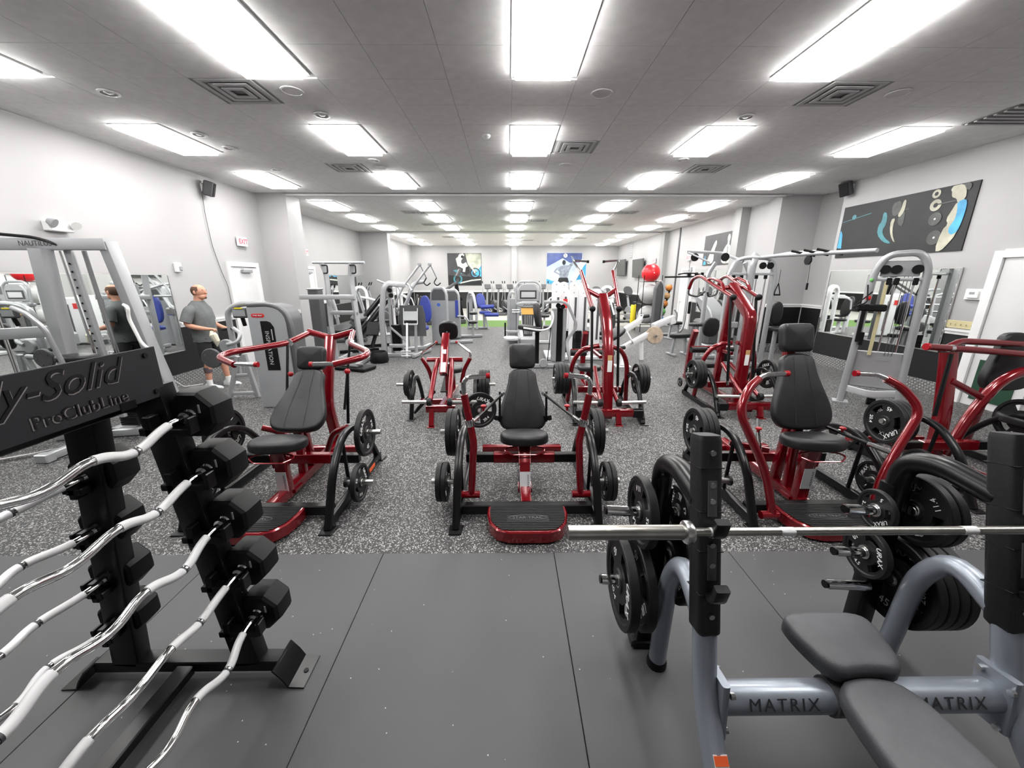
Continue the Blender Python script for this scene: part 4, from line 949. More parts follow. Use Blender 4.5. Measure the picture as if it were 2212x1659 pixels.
# ------------------------------------------------------------------ red pulldown machines
def pulldown(x, y0, name, label, plates, who, high=False):
    t = thing(name, label, 'exercise machine', (x, y0, 0))
    MB().rtube([(-.33, .1, .15), (.33, .1, .15)], .10, .10).build('front_beam', 'red_metal', t)
    MB().rtube([(-.33, .75, .30), (.33, .75, .30)], .09, .09).build('rear_beam', 'red_metal', t)
    MB().rtube([(0, .1, .10), (0, 2.2, .08)], .10, .09).build('spine_rail', 'red_metal', t)
    for s_ in (-1, 1):
        MB().box((s_*.40, .1, .14), (.14, .09, .11), b=.006).build('beam_end', 'black_metal', t)
        MB().rtube([(s_*.12, .06, .15), (s_*.12, .0, .01)], .07, .06).build('front_leg', 'red_metal', t)
        MB().prism([(-.05, -.05), (.05, -.05), (.05, .05), (-.05, .05)], 0, .012, T(s_*.12, -.01, 0), b=.003).build('foot', 'red_metal', t)
        MB().rtube([(s_*.47, .05, .01), (s_*.46, .28, .40), (s_*.46, .50, .58), (s_*.46, .68, .58), (s_*.46, .95, .40), (s_*.47, 1.2, .03)], .05, .065, .12, .02, up=(1, 0, 0)).build('weight_arch', 'black_metal', t)
        MB().rtube([(s_*.47, .05, .045), (s_*.47, 1.22, .045)], .05, .07).build('side_rail', 'black_metal', t)
        MB().prism([(-.05, -.05), (.05, -.05), (.05, .05), (-.05, .05)], 0, .012, T(s_*.47, .02, 0), b=.003).build('foot', 'black_metal', t)
        MB().cyl((s_*.46, .62, .50), (s_*.74, .62, .505), .0245, 12).build('weight_horn', 'steel', t)
        # arched red side frame
        MB().tube([(s_*.04, .72, .98), (s_*.30, .75, .93), (s_*.42, .80, .70), (s_*.46, .85, .08)], .035, 12, .18).build('side_frame', 'red_metal', t)
        # lower lever with horn
        MB().tube([(s_*.06, .85, .62), (s_*.12, .12, .30)], .032, 12).build('lower_lever', 'red_metal', t)
        MB().lathe([(.05, -.03), (.055, -.02), (.055, .02), (.05, .03)], 16, T(s_*.13, .10, .29) @ RY(90)).build('lever_hub', 'rubber', t)
        MB().cyl((s_*.15, .10, .29), (s_*.50, .10, .30), .0245, 12).build('weight_horn', 'steel', t)
        MB().cyl((s_*.19, .66, 1.66 if high else 1.52), (s_*.19, .42, .44), .02, 10).build('link_rod', 'black_metal', t)
        MB().cyl((s_*.19, .42, .44), (s_*.185, .41, .38), .022, 10).build('rod_end', 'chrome', t)
        # top lever
        if high:
            MB().tube([(s_*.19, .62, 1.68), (s_*.21, 1.1, 1.82), (s_*.23, 1.62, 1.99), (s_*.25, 1.85, 1.93), (s_*.26, 1.92, 1.76)], .029, 12, .1).build('top_lever', 'red_metal', t)
            MB().sphere((s_*.19, .60, 1.675), .048, 12).build('lever_ball', 'black_matte', t)
            MB().tube([(s_*.26, 1.91, 1.78), (s_*.26, 1.93, 1.66), (s_*.10, 1.9, 1.62), (s_*.02, 1.8, 1.72)], .017, 10, .05).build('handle', 'dark_grey', t)
            MB().tube([(s_*.20, .85, 1.76), (s_*.20, .95, 1.88), (s_*.21, 1.25, 1.95), (s_*.22, 1.38, 1.92)], .024, 10, .06).build('grip_loop', 'red_metal', t)
        else:
            MB().tube([(s_*.19, .64, 1.53), (s_*.22, .98, 1.78), (s_*.25, 1.34, 2.05)], .031, 12, .1).build('top_lever', 'red_metal', t)
            MB().sphere((s_*.19, .63, 1.525), .045, 12).build('lever_ball', 'black_matte', t)
            MB().tube([(s_*.25, 1.32, 2.03), (s_*.37, 1.46, 2.22), (s_*.12, 1.46, 2.20)], .017, 10, .05).build('handle', 'chrome', t)
            MB().cyl((s_*.14, 1.46, 2.2), (s_*.11, 1.46, 2.2), .022, 10).build('handle_cap', 'black_matte', t)
    if high:
        MB().tube([(-.21, 1.08, 1.81), (0, 1.0, 1.80), (.21, 1.08, 1.81)], .034, 12, .05).build('yoke', 'red_metal', t)
        ms = MB().rtube([(0, .42, .12), (0, .42, 1.42), (0, 1.02, 1.82)], .13, .15, .10, .02, fn=8).build('mast', 'red_metal', t)
        MB().rtube([(0, .98, 1.76), (0, 1.10, .10)], .09, .10).build('rear_brace', 'red_metal', t)
    else:
        MB().tube([(-.22, .98, 1.78), (0, .84, 1.66), (.22, .98, 1.78)], .034, 12, .05).build('yoke', 'red_metal', t)
        ms = MB().rtube([(0, .22, .12), (0, .30, .8), (0, .50, 1.30), (0, .88, 1.68)], .13, .16, .3, .02, fn=8).build('mast', 'red_metal', t)
    ly = .340 if high else .214
    MB().box((0, ly, .78), (.062, .006, .16), b=.002).build('instruction_label', 'label_white', ms)
    MB().box((0, ly+(0 if high else .015), .895), (.062, .006, .07), b=.002).build('instruction_label', 'ball_tan', ms)
    # seat unit behind the mast
    MB().rtube([(.0, 1.55, .05), (.0, 1.55, .42)], .09, .09).build('seat_post', 'red_metal', t)
    MB().pad(smooth_poly([(-.2, -.19), (.2, -.19), (.2, .19), (-.2, .19)], 2), .08, .035, .01, T(0, 1.55, .42)).build('seat', 'leather', t)
    MB().rtube([(0, 2.15, .06), (0, 2.12, .75), (0, 2.0, 1.0)], .09, .09, .12).build('rear_mast', 'red_metal', t)
    MB().cyl((-.36, 1.35, .80), (.36, 1.35, .80), .02, 10).build('thigh_bar', 'red_metal', t)
    MB().rtube([(0, .75, .8), (0, 1.35, .8)], .05, .05).build('thigh_bar_mount', 'red_metal', t)
    for s_ in (-1, 1): MB().cyl((s_*.10, 1.35, .755), (s_*.36, 1.35, .755), .055, 14).build('thigh_roller', 'leather', t)
    for s_, U in ((-1, plates[0]), (1, plates[1])):
        if U: plates_on(U, (x+s_*.51, y0+.62, .50), (s_, 0, 0), 'on the %s horn of %s' % ('left' if s_ < 0 else 'right', who), 'plates on '+who, 70*s_)
    return t
pulldown(1.39, 4.93, 'pulldown_machine', 'tall red plate-loaded pulldown with chrome handles in the middle of the room', (['45', '45', '45', '45'], ['45', '45', '45']), 'the tall middle red pulldown')
t = pulldown(3.52, 5.2, 'high_row_machine', 'tall red plate-loaded high row behind the right press', (['45', '45', '45'], ['45']), 'the tall right red high row', True)
MB().pad(smooth_poly([(-.15, 0), (.15, 0), (.15, .36), (-.15, .36)], 2), .08, .03, .01, T(.28, 2.05, .88) @ RX(90)).build('chest_pad', 'leather', t)
plates_on(['2'], (3.52-.52, 5.2+1.25, .20), (-1, 0, 0), 'low on the rear left side of the tall right red high row', 'plates on the tall right red high row')
# --- row machine
RXc, RYc = -.93, 4.9
t = thing('row_machine', 'low red plate-loaded row machine with small black chest pad, left of the middle press', 'exercise machine', (RXc, RYc, 0))
MB().rtube([(-.2, .12, .22), (.2, .12, .22)], .09, .09).build('front_beam', 'red_metal', t)
MB().rtube([(-.42, .75, .12), (.42, .75, .12)], .08, .08).build('cross_beam', 'red_metal', t)
MB().rtube([(0, .2, .2), (0, 1.6, .1)], .10, .09).build('spine_rail', 'red_metal', t)
MB().rbox((0, .80, .40), (.16, .5, .02), RX(18), b=.004).build('foot_board', 'black_matte', t)
MB().rtube([(.0, .45, .62), (.0, .70, .98), (.0, .86, 1.12)], .11, .12, .1).build('chest_post', 'red_metal', t)
MB().rtube([(.03, .62, .25), (.03, .60, .75)], .07, .07).build('post_support', 'red_metal', t)
MB().rbox((0, .446, .727), (.075, .008, .15), RX(-35), b=.002).build('instruction_label', 'label_white', t)
MB().rbox((0, .583, .925), (.06, .008, .07), RX(-35), b=.002).build('height_scale', 'label_silver', t)
MB().cyl((.0, .84, 1.10), (.0, .92, 1.16), .02, 10).build('pad_stem', 'chrome', t)
MB().pad(smooth_poly([(-.12, -.15), (.12, -.15), (.15, .0), (.12, .15), (-.12, .15), (-.15, .0)], 2), .09, .035, .01, T(.02, .93, 1.17) @ RX(-68)).build('chest_pad', 'leather', t)
MB().pad(smooth_poly([(-.17, -.17), (.17, -.17), (.15, .17), (-.15, .17)], 2), .08, .03, .01, T(0, 1.35, .45)).build('seat', 'leather', t)
MB().rtube([(0, 1.35, .1), (0, 1.35, .46)], .08, .08).build('seat_post', 'red_metal', t)
for s_ in (-1, 1):
    MB().rtube([(s_*.12, .10, .22), (s_*.12, .0, .01)], .07, .06).build('front_leg', 'red_metal', t)
    MB().prism([(-.05, -.05), (.05, -.05), (.05, .05), (-.05, .05)], 0, .012, T(s_*.12, -.01, 0), b=.003).build('foot', 'red_metal', t)
    MB().tube([(s_*.13, .06, .35), (s_*.12, .42, .66), (s_*.10, .62, .80)], .036, 12, .1).build('front_lever', 'red_metal', t)
    MB().cyl((s_*.06, .62, .80), (s_*.26, .62, .80), .034, 12).build('lever_pivot', 'red_metal', t)
    MB().lathe([(.05, -.03), (.055, -.02), (.055, .02), (.05, .03)], 16, T(s_*.14, .04, .34) @ RY(90)).build('lever_hub', 'rubber', t)
    MB().cyl((s_*.16, .04, .34), (s_*.50, .04, .34), .0245, 12).build('weight_horn', 'steel', t)
    MB().rtube([(s_*.46, .28, .01), (s_*.45, .40, .38), (s_*.45, .58, .56), (s_*.45, .75, .52), (s_*.45, .95, .25), (s_*.46, 1.1, .03)], .05, .06, .1, .02, up=(1, 0, 0)).build('weight_arch', 'black_metal', t)
    MB().prism([(-.05, -.05), (.05, -.05), (.05, .05), (-.05, .05)], 0, .012, T(s_*.46, .26, 0), b=.003).build('foot', 'black_metal', t)
    MB().rtube([(s_*.45, .42, .05), (s_*.20, .75, .28)], .04, .04).build('side_brace', 'black_metal', t)
    MB().cyl((s_*.45, .62, .42), (s_*.73, .62, .425), .0245, 12).build('weight_horn', 'steel', t)
    MB().tube([(s_*.22, .75, .42), (s_*.26, .74, .62), (s_*.36, .74, .80)], .032, 12, .08).build('handle_arm', 'red_metal', t)
    MB().tube([(s_*.355, .74, .79), (s_*.37, .75, .88), (s_*.15, .85, 1.02)], .018, 10, .04).build('handle', 'chrome', t)
    MB().cyl((s_*.165, .845, 1.01), (s_*.14, .855, 1.025), .023, 10).build('handle_cap', 'red_plastic', t)
plates_on(['45', '25'], (RXc-.50, RYc+.62, .42), (-1, 0, 0), 'on the left horn of the low red row machine', 'plates on the low red row machine', 30)
plates_on(['45', '45', '45'], (RXc+.50, RYc+.62, .42), (1, 0, 0), 'on the right horn of the low red row machine', 'plates on the low red row machine', 30)
plate('45', (RXc+.56, RYc-.28, .335), 'single large black plate leaning face-on behind the middle press', 'plates on the low red row machine', (.35, -.93, .15), 0)
# ------------------------------------------------------------------ grey selectorised machine with name panel, by the man
def pill(w_, h, n=8): return rrect(w_, h, h/2*.99, n)
t = thing('curl_machine', 'grey arm curl machine with tall weight tower and dark name panel, beside the man', 'exercise machine', (-3.7, 5.75, 0))
pan = [(-.12, .01), (.42, .01), (.42, 1.30)] + [(.42-.2*(1-math.cos(R(a))), 1.30+.23*math.sin(R(a))) for a in (20, 40, 60, 80)] + [(.15, 1.545), (-.12, 1.535)]
MB().prism(pan, -.02, .02, RX(90)).build('front_panel', 'grey_plastic', t)
bk = [(-.10, .02), (.44, .02), (.45, 1.33)] + [(.45-.22*(1-math.cos(R(a))), 1.33+.23*math.sin(R(a))) for a in (20, 40, 60, 80)] + [(.15, 1.58), (-.10, 1.57)]
MB().prism(bk, -.42, -.025, RX(90), b=.02).build('tower_shell', 'dark_grey', t)
MB().rtube([(-.12, .05, 1.56), (.2, .05, 1.575), (.40, .05, 1.48), (.455, .05, 1.25), (.455, .05, .5)], .06, .12, .12, .025, up=(0, 1, 0)).build('edge_trim', 'dark_grey', t)
bd = MB().prism([(.05, .60), (.24, .60), (.24, 1.25), (.20, 1.32), (.15, 1.34), (.05, 1.34)], .02, .028, RX(90), b=.003).build('name_panel', 'black_matte', t)
m_ = MB(); add_text(m_, 'INSPIRATION', .082, T(.125, -.0295, .94) @ RX(90) @ RZ(-90), space=1.05); m_.build('lettering', 'label_silver', bd)
MB().box((.20, -.029, 1.14), (.014, .002, .16)).build('small_print', 'label_silver', bd)
pl = MB().prism(pill(.19, .055), .02, .026, T(.03, 0, 1.42) @ RX(90)).build('badge', 'print_red', t)
MB().prism(pill(.165, .036), .026, .0275, T(.03, 0, 1.42) @ RX(90)).build('badge_face', 'red_plastic', pl)
m_ = MB(); add_text(m_, 'STAR TRAC', .027, T(.03, -.028, 1.42) @ RX(90)); m_.build('lettering', 'label_white', pl)
MB().tube([(-.05, .4, 1.56), (-.62, .62, 1.55), (-.86, .62, 1.46), (-.86, .62, .35)], .045, 14, .14).build('loop_frame', 'silver_paint', t)
cs = MB().box((-.60, .55, 1.41), (.24, .08, .16), b=.02).build('console', 'dark_grey', t)
MB().box((-.60, .507, 1.41), (.19, .006, .10)).build('screen', 'grey_plastic', cs); MB().box((-.60, .51, 1.485), (.12, .012, .02)).build('stripe', 'yellow', cs)
MB().cyl((-.60, .57, 1.34), (-.60, .60, 1.2), .03).build('console_stem', 'black_matte', t)
MB().pad(smooth_poly([(-.12, 0), (.12, 0), (.12, .42), (-.12, .42)], 2), .08, .03, .01, T(-.36, .62, .82) @ RX(90)).build('arm_pad', 'leather', t)
for p in ([(-.95, .43, .02), (-.72, .46, .72)], [(-.53, .5, .02), (-.62, .47, .75)]): MB().rtube(p, .07, .06).build('leg', 'silver_paint', t)
MB().rtube([(-.92, .44, .09), (-.55, .49, .09)], .06, .05).build('foot_rail', 'silver_paint', t)
MB().rtube([(-.83, .45, .40), (-.58, .49, .40)], .05, .05).build('step', 'silver_paint', t)
MB().lathe([(.10, -.03), (.11, -.02), (.11, .02), (.10, .03)], 20, T(-.85, .45, .89) @ RX(90)).build('pivot_disc', 'grey_plastic', t)
MB().lathe([(.15, -.025), (.16, -.015), (.16, .015), (.15, .025)], 24, T(-1.09, .40, .70) @ RX(90)).build('counterweight', 'dark_grey', t)
for a in range(5): MB().cyl((-1.09+.1*math.cos(a*1.256), .372, .70+.1*math.sin(a*1.256)), (-1.09+.1*math.cos(a*1.256), .366, .70+.1*math.sin(a*1.256)), .01, 8).build('bolt', 'steel', t)
MB().cyl((-1.09, .42, .70), (-.75, .46, .72), .04).build('counterweight_arm', 'silver_paint', t)
MB().tube([(-.82, .42, .92), (-.66, .45, .95), (-.64, .52, 1.08), (-.80, .60, 1.16)], .03, 12, .08).build('handle_arm', 'silver_paint', t)
MB().cyl((-.78, .59, 1.155), (-1.02, .64, 1.13), .02).build('handle', 'black_matte', t)

# ------------------------------------------------------------------ the man
def skin_mesh(name, verts, edges, mt, sub=2):
    import bmesh
    me = bpy.data.meshes.new(name); bm = bmesh.new(); sl = bm.verts.layers.skin.verify(); vs = []
    for i, (x, y, z, rx, ry) in enumerate(verts):
        v_ = bm.verts.new((x, y, z)); v_[sl].radius = (rx, ry); v_[sl].use_root = (i == 0); vs.append(v_)
    for a, b_ in edges: bm.edges.new((vs[a], vs[b_]))
    bm.to_mesh(me); bm.free()
    o = bpy.data.objects.new(name, me); COL.objects.link(o)
    m1 = o.modifiers.new('s', 'SKIN'); m1.use_smooth_shade = True; m2 = o.modifiers.new('u', 'SUBSURF'); m2.levels = sub; m2.render_levels = sub
    dg = bpy.context.evaluated_depsgraph_get(); ev = bpy.data.meshes.new_from_object(o.evaluated_get(dg)); ev.name = name
    bpy.data.objects.remove(o); ev.materials.clear(); ev.materials.append(MATS[mt])
    ev.polygons.foreach_set('use_smooth', [True]*len(ev.polygons))
    return ev
def link(name, me, parent):
    o = bpy.data.objects.new(name, me); COL.objects.link(o); o.parent = parent; return o
man = thing('person', 'man in grey shirt and black shorts standing by the left wall holding a cloth', 'person', (-5.43, 6.93, 0), 4)
V = [(0, 0, 1.0, .12, .13), (0, 0, 1.15, .115, .13), (-.01, 0, 1.30, .115, .14), (-.02, 0, 1.43, .085, .10), (.0, 0, 1.565, .064, .068), (.025, 0, 1.65, .075, .075), (.04, 0, 1.74, .092, .082), (.03, 0, 1.82, .06, .06),
     (-.03, -.18, 1.40, .058, .058), (-.07, -.26, 1.30, .058, .058), (-.08, -.27, 1.17, .048, .048), (.06, -.28, 1.13, .046, .046), (.24, -.27, 1.10, .032, .032),
     (-.03, .18, 1.40, .058, .058), (-.05, .26, 1.30, .058, .058), (-.03, .27, 1.17, .048, .048), (.10, .24, 1.10, .046, .046), (.24, .2, 1.06, .032, .032),
     (0, -.09, .88, .075, .07), (.02, -.11, .68, .07, .068), (.03, -.11, .50, .062, .06), (-.01, -.11, .34, .062, .058), (-.02, -.11, .10, .04, .038),
     (0, .09, .88, .075, .07), (.06, .12, .68, .07, .068), (.12, .14, .50, .062, .06), (.12, .15, .34, .062, .058), (.14, .16, .10, .04, .038),
     (.30, -.27, 1.10, .036, .026), (.30, .19, 1.05, .036, .026)]
E_ = [(0, 1), (1, 2), (2, 3), (3, 4), (4, 5), (5, 6), (6, 7), (3, 8), (8, 9), (9, 10), (10, 11), (11, 12), (3, 13), (13, 14), (14, 15), (15, 16), (16, 17), (0, 18), (18, 19), (19, 20), (20, 21), (21, 22), (0, 23), (23, 24), (24, 25), (25, 26), (26, 27), (12, 28), (17, 29)]
# fingers rooted in the palms
for (pi, cx, cy, cz) in ((28, .30, -.27, 1.10), (29, .30, .19, 1.05)):
    for k in range(4):
        oy = -.027+k*.018; l = (.032, .038, .036, .028)[k]; b0 = len(V)
        V += [(cx+.035, cy+oy, cz+.004, .0095, .0095), (cx+.035+l, cy+oy*1.1, cz-.008, .009, .009), (cx+.03+l, cy+oy*1.1, cz-.036, .008, .008), (cx+.008+l, cy+oy, cz-.045, .007, .007)]
        E_ += [(pi, b0), (b0, b0+1), (b0+1, b0+2), (b0+2, b0+3)]
    b0 = len(V); V += [(cx+.0, cy+.03, cz-.012, .011, .011), (cx+.035, cy+.042, cz-.03, .0095, .0095), (cx+.055, cy+.03, cz-.04, .008, .008)]; E_ += [(pi, b0), (b0, b0+1), (b0+1, b0+2)]
body = link('body', skin_mesh('body', V, E_, 'skin'), man)
rings = [(.86, .0, .170, .190), (.95, .0, .172, .192), (1.08, .005, .170, .190), (1.20, .005, .165, .190), (1.32, .0, .165, .200), (1.41, -.012, .150, .205), (1.47, -.02, .132, .188), (1.515, -.018, .112, .145), (1.55, -.010, .092, .105), (1.568, -.004, .084, .09)]
n = 28; vs = [(cx_+rx*math.copysign(abs(math.cos(2*math.pi*j/n))**.85, math.cos(2*math.pi*j/n)), ry*math.copysign(abs(math.sin(2*math.pi*j/n))**.85, math.sin(2*math.pi*j/n)), z+.006*math.sin(j*1.7)*(z < .9)) for z, cx_, rx, ry in rings for j in range(n)]
fs = [(i*n+j, i*n+(j+1) % n, (i+1)*n+(j+1) % n, (i+1)*n+j) for i in range(len(rings)-1) for j in range(n)]
MB().add(vs, fs).build('shirt', 'shirt', man, ang=60)
for s_ in (-1, 1):
    x2 = -.085 if s_ < 0 else -.05
    MB().sweep(circ(.088, 16), fillet([(-.02, s_*.12, 1.44), (-.04, s_*.215, 1.40), (x2, s_*.285, 1.22)], .08, 6), scale=[.8, .95, 1, 1.02, 1.03, 1.02, 1, 1, .98, .96][:len(fillet([(-.02, s_*.12, 1.44), (-.04, s_*.215, 1.40), (x2, s_*.285, 1.22)], .08, 6))]).build('sleeve', 'shirt', man, ang=60)
PV = [(0, 0, .95, .12, .12), (0, -.09, .83, .125, .11), (.02, -.115, .66, .12, .105), (.025, -.115, .52, .115, .10), (0, .09, .83, .125, .11), (.06, .125, .66, .12, .105), (.11, .14, .53, .115, .10)]
link('shorts', skin_mesh('shorts', PV, [(0, 1), (1, 2), (2, 3), (0, 4), (4, 5), (5, 6)], 'shorts'), man)
for (x, y) in ((-.02, -.11), (.14, .16)):
    MB().lathe([(.044, .05), (.046, .10), (.047, .165), (.04, .17)], 14, T(x, y, 0)).build('sock', 'label_white', man)
    sh = MB(); prof = []
    for px, w_, h in ((-.09, .032, .07), (-.07, .042, .095), (-.02, .044, .105), (.05, .045, .085), (.11, .05, .062), (.17, .046, .05), (.205, .028, .035)): prof.append((px, w_, h))
    vs = []; fs = []; n = 12
    for px, w_, h in prof:
        for j in range(n): a = 2*math.pi*j/n; vs.append((x+px, y+w_*math.cos(a), .016+max(-.012, (h-.016)*max(0, math.sin(a))+(-.012 if math.sin(a) < 0 else 0))))
    for i in range(len(prof)-1):
        for j in range(n): fs.append((i*n+j, (i+1)*n+j, (i+1)*n+(j+1) % n, i*n+(j+1) % n))
    fs += [tuple(range(n)), tuple((len(prof)-1)*n+j for j in range(n))[::-1]]
    shoe = sh.add(vs, fs).build('shoe', 'shoe_white', man)
    MB().prism(smooth_poly([(x-.10, y-.03), (x-.02, y-.042), (x+.12, y-.052), (x+.21, y-.025), (x+.21, y+.025), (x+.12, y+.052), (x-.02, y+.042), (x-.10, y+.03)], 1), .0, .02).build('sole', 'label_white', shoe)
# head details: face forward +x
MB().sphere((.04, 0, 1.755), .096, 20, sc3=(1.04, .86, 1.0)).build('skull', 'skin', man)
MB().sphere((.075, 0, 1.675), .062, 16, sc3=(.95, .95, .8)).build('jaw', 'skin', man)
hr = MB().sphere((.036, 0, 1.757), .0985, 28, sc3=(1.04, .875, 1.0))
hr.f = [f for f in hr.f if (lambda c_: c_.x < .07 and c_.z < 1.825 and c_.z > 1.685+max(0, c_.x-.0)*.9)(sum((hr.v[k] for k in f), Vector())/len(f))]
hr.build('hair', 'hair', man)
MB().sphere((.142, 0, 1.725), .018, 10, sc3=(1.1, .7, 1.3)).build('nose', 'skin', man)
for s_ in (-1, 1):
    MB().sphere((.03, s_*.086, 1.735), .025, 10, sc3=(.7, .4, 1.2)).build('ear', 'skin', man)
    MB().sphere((.118, s_*.033, 1.752), .011, 8).build('eye', 'print_white', man); MB().sphere((.126, s_*.033, 1.752), .0055, 8).build('pupil', 'print_dark', man)
    MB().box((.123, s_*.034, 1.772), (.012, .034, .008), b=.003).build('eyebrow', 'hair', man)
MB().box((.128, 0, 1.683), (.012, .042, .008), b=.003).build('mouth', 'ball_red', man)
MB().sphere((.125, 0, 1.655), .022, 10, sc3=(.7, 1, .8)).build('goatee', 'hair', man)
MB().lathe([(.061, .30), (.0635, .34), (.0625, .40)], 14, T(-.008, -.11, 0)).build('tattoo', 'tattoo', man)
_c = Vector((.04, 0, 1.70)); _M = T(0, 0, -.03) @ T(*_c) @ Matrix.Scale(1.13, 4) @ T(*(-_c))
for o in man.children:
    if o.name.split('.')[0] in ('skull', 'jaw', 'hair', 'nose', 'ear', 'eye', 'pupil', 'eyebrow', 'mouth', 'goatee'): o.data.transform(_M)
c = MB(); cp_ = [(.30, -.27, 1.07), (.33, -.30, 1.0), (.36, -.29, .90), (.34, -.27, .80)]
c.sweep(circ(.055, 9), cp_, scale=[.5, 1.1, .9, .15]); o = c.build('cleaning_cloth', 'cloth'); o.location = (-5.43, 6.93, 0); o.rotation_euler = (0, 0, R(4)); tag(o, 'crumpled cream cleaning cloth hanging from the man\'s hand', 'cloth')

# ------------------------------------------------------------------ generic weight stack tower pieces
def stack(t, x, y, z0, n, w_=.22, d=.14, h=.03):
    me = MB().box((0, 0, 0), (w_, d, h*.86), b=.003).mesh('stack_plate', 'black_metal')
    for k in range(n):
        o = bpy.data.objects.new('stack_plate', me); COL.objects.link(o); o.parent = t; o.location = (x, y, z0+k*h+h/2)
def rods(t, pts, z0, z1, r=.01, mt='chrome'):
    for x, y in pts: MB().cyl((x, y, z0), (x, y, z1), r, 8).build('guide_rod', mt, t)
def pulley(t, p, ax=(0, 1, 0), r=.055, mt='black_matte'):
    q = Vector((0, 0, 1)).rotation_difference(Vector(ax)).to_matrix().to_4x4()
    MB().lathe([(r, -.015), (r*.9, -.006), (r*.9, .006), (r, .015)], 16, T(*p) @ q).build('pulley', mt, t)

# --- grey pulldown frame at left, behind the rack sign
t = thing('assisted_pullup_machine', 'tall silver machine frame with slanted post at the left edge, in front of the mirror', 'exercise machine', (-4.9, 4.4, 0))
MB().rtube([(-1.2, 0, 2.30), (.58, .05, 2.30)], .10, .12).build('top_beam', 'silver_paint', t)
m_ = MB(); add_text(m_, 'NAUTILUS', .075, T(-.08, -.06, 2.30) @ RX(90)); m_.build('lettering', 'print_dark', t)
MB().rtube([(-.05, -.05, 2.25), (-.18, -.05, .05)], .14, .13).build('main_post', 'silver_paint', t)
MB().rtube([(.54, .08, 2.33), (.60, .20, 1.2), (.68, .35, .05)], .10, .14, .1).build('slanted_post', 'silver_paint', t)
cl = MB().rtube([(.10, .08, 2.25), (.14, .12, .3)], .075, .05).build('adjust_column', 'silver_paint', t)
for k in range(14): MB().cyl((.105+k*.0016, .045+k*.0013, 2.1-k*.085), (.105+k*.0016, .05+k*.0013, 2.1-k*.085), .011, 8).build('hole', 'black_matte', cl)
for dx in (-.08, .17, .20): MB().cyl((dx+.02, .14, 2.24), (dx+.06, .18, .5), .012, 8).build('guide_rod', 'chrome', t)
MB().tube([(-1.2, -.1, 2.38), (-.5, -.08, 2.40), (-.05, -.05, 2.36), (.15, .02, 2.26)], .016, 8, .1).build('cable', 'black_matte', t)
MB().rtube([(-1.0, -.15, 1.34), (-.15, -.08, 1.38)], .08, .12).build('arm_beam', 'silver_paint', t)
MB().tube([(-.12, -.4, 1.66), (-.02, -.4, 1.62), (.08, -.35, 1.45), (.06, -.25, .95)], .024, 10, .08).build('grab_handle', 'silver_paint', t)
MB().tube([(.60, .02, 1.66), (.68, -.02, 1.64), (.635, .0, 1.52), (.68, .03, 1.22), (.76, .06, 1.12)], .018, 10, .06).build('side_handle', 'label_white', t)
MB().pad(smooth_poly([(-.2, -.13), (.2, -.13), (.2, .13), (-.2, .13)], 2), .07, .03, .01, T(.05, -.1, 1.05)).build('knee_pad', 'leather', t)
MB().rtube([(-.7, .1, .05), (.7, .38, .05)], .10, .08).build('base_rail', 'silver_paint', t)
MB().rtube([(-.18, -.5, .05), (-.18, .6, .05)], .10, .08).build('base_rail', 'silver_paint', t)
MB().box((-.18, -.5, .05), (.14, .1, .1), b=.01).build('foot', 'silver_paint', t)
stack(t, .12, .26, .15, 14)
o = MB().tube([(-5.75, 3.75, .03), (-5.35, 4.05, .03), (-5.15, 4.22, .045), (-4.95, 4.35, .03)], .018, 10, .1).build('cable_bar', 'chrome'); tag(o, 'chrome cable attachment bar lying on the floor behind the rack', 'cable bar')

# --- power rack / dip station behind the left press
t = thing('dip_station', 'grey frame station with high cross handle and two posts, behind the left press', 'exercise machine', (-3.85, 9.0, 0))
MB().tube([(-.50, 0, 2.28), (.65, 0, 2.28)], .03, 12).build('top_bar', 'silver_paint', t)
for s_, x in ((-1, -.28), (1, .34)):
    MB().rtube([(x+s_*.02, 0, 2.26), (x-s_*.03, .04, 2.05), (x-s_*.04, .03, 1.8), (x+.02, 0, .9), (x+.06, 0, .03)], .11, .09, .1).build('post', 'silver_paint', t)
    MB().tube([(x, -.06, 2.22), (x+.14, -.1, 2.22), (x+.14, -.12, 2.05), (x+.05, -.12, 2.05)], .016, 8, .04).build('grip', 'black_matte', t)
MB().rtube([(-.68, -.4, 1.55), (.50, -.4, 1.55)], .06, .10).build('front_beam', 'silver_paint', t)
MB().rtube([(-.28, 0, 1.18), (.40, 0, 1.18)], .08, .09).build('cross_beam', 'silver_paint', t)
MB().rtube([(-.25, 0, .08), (.42, 0, .08)], .08, .10).build('base_beam', 'silver_paint', t)
for x in (-.25, .42): MB().rtube([(x, -.5, .05), (x, .9, .05)], .09, .08).build('base_rail', 'silver_paint', t)
tw = MB().box((-.72, .4, .86), (.24, .30, 1.66), b=.03).build('weight_tower', 'dark_grey', t)
MB().box((-.72, .4, 1.70), (.27, .33, .05), b=.02).build('tower_cap', 'grey_plastic', tw)
MB().tube([(-.72, .3, 1.55), (-.3, .1, 1.55)], .03, 10).build('tower_link', 'silver_paint', t)
for s_ in (-.28, .34): MB().rtube([(s_, -.38, 1.55), (s_, 0, 1.5)], .06, .07).build('beam_arm', 'silver_paint', t)
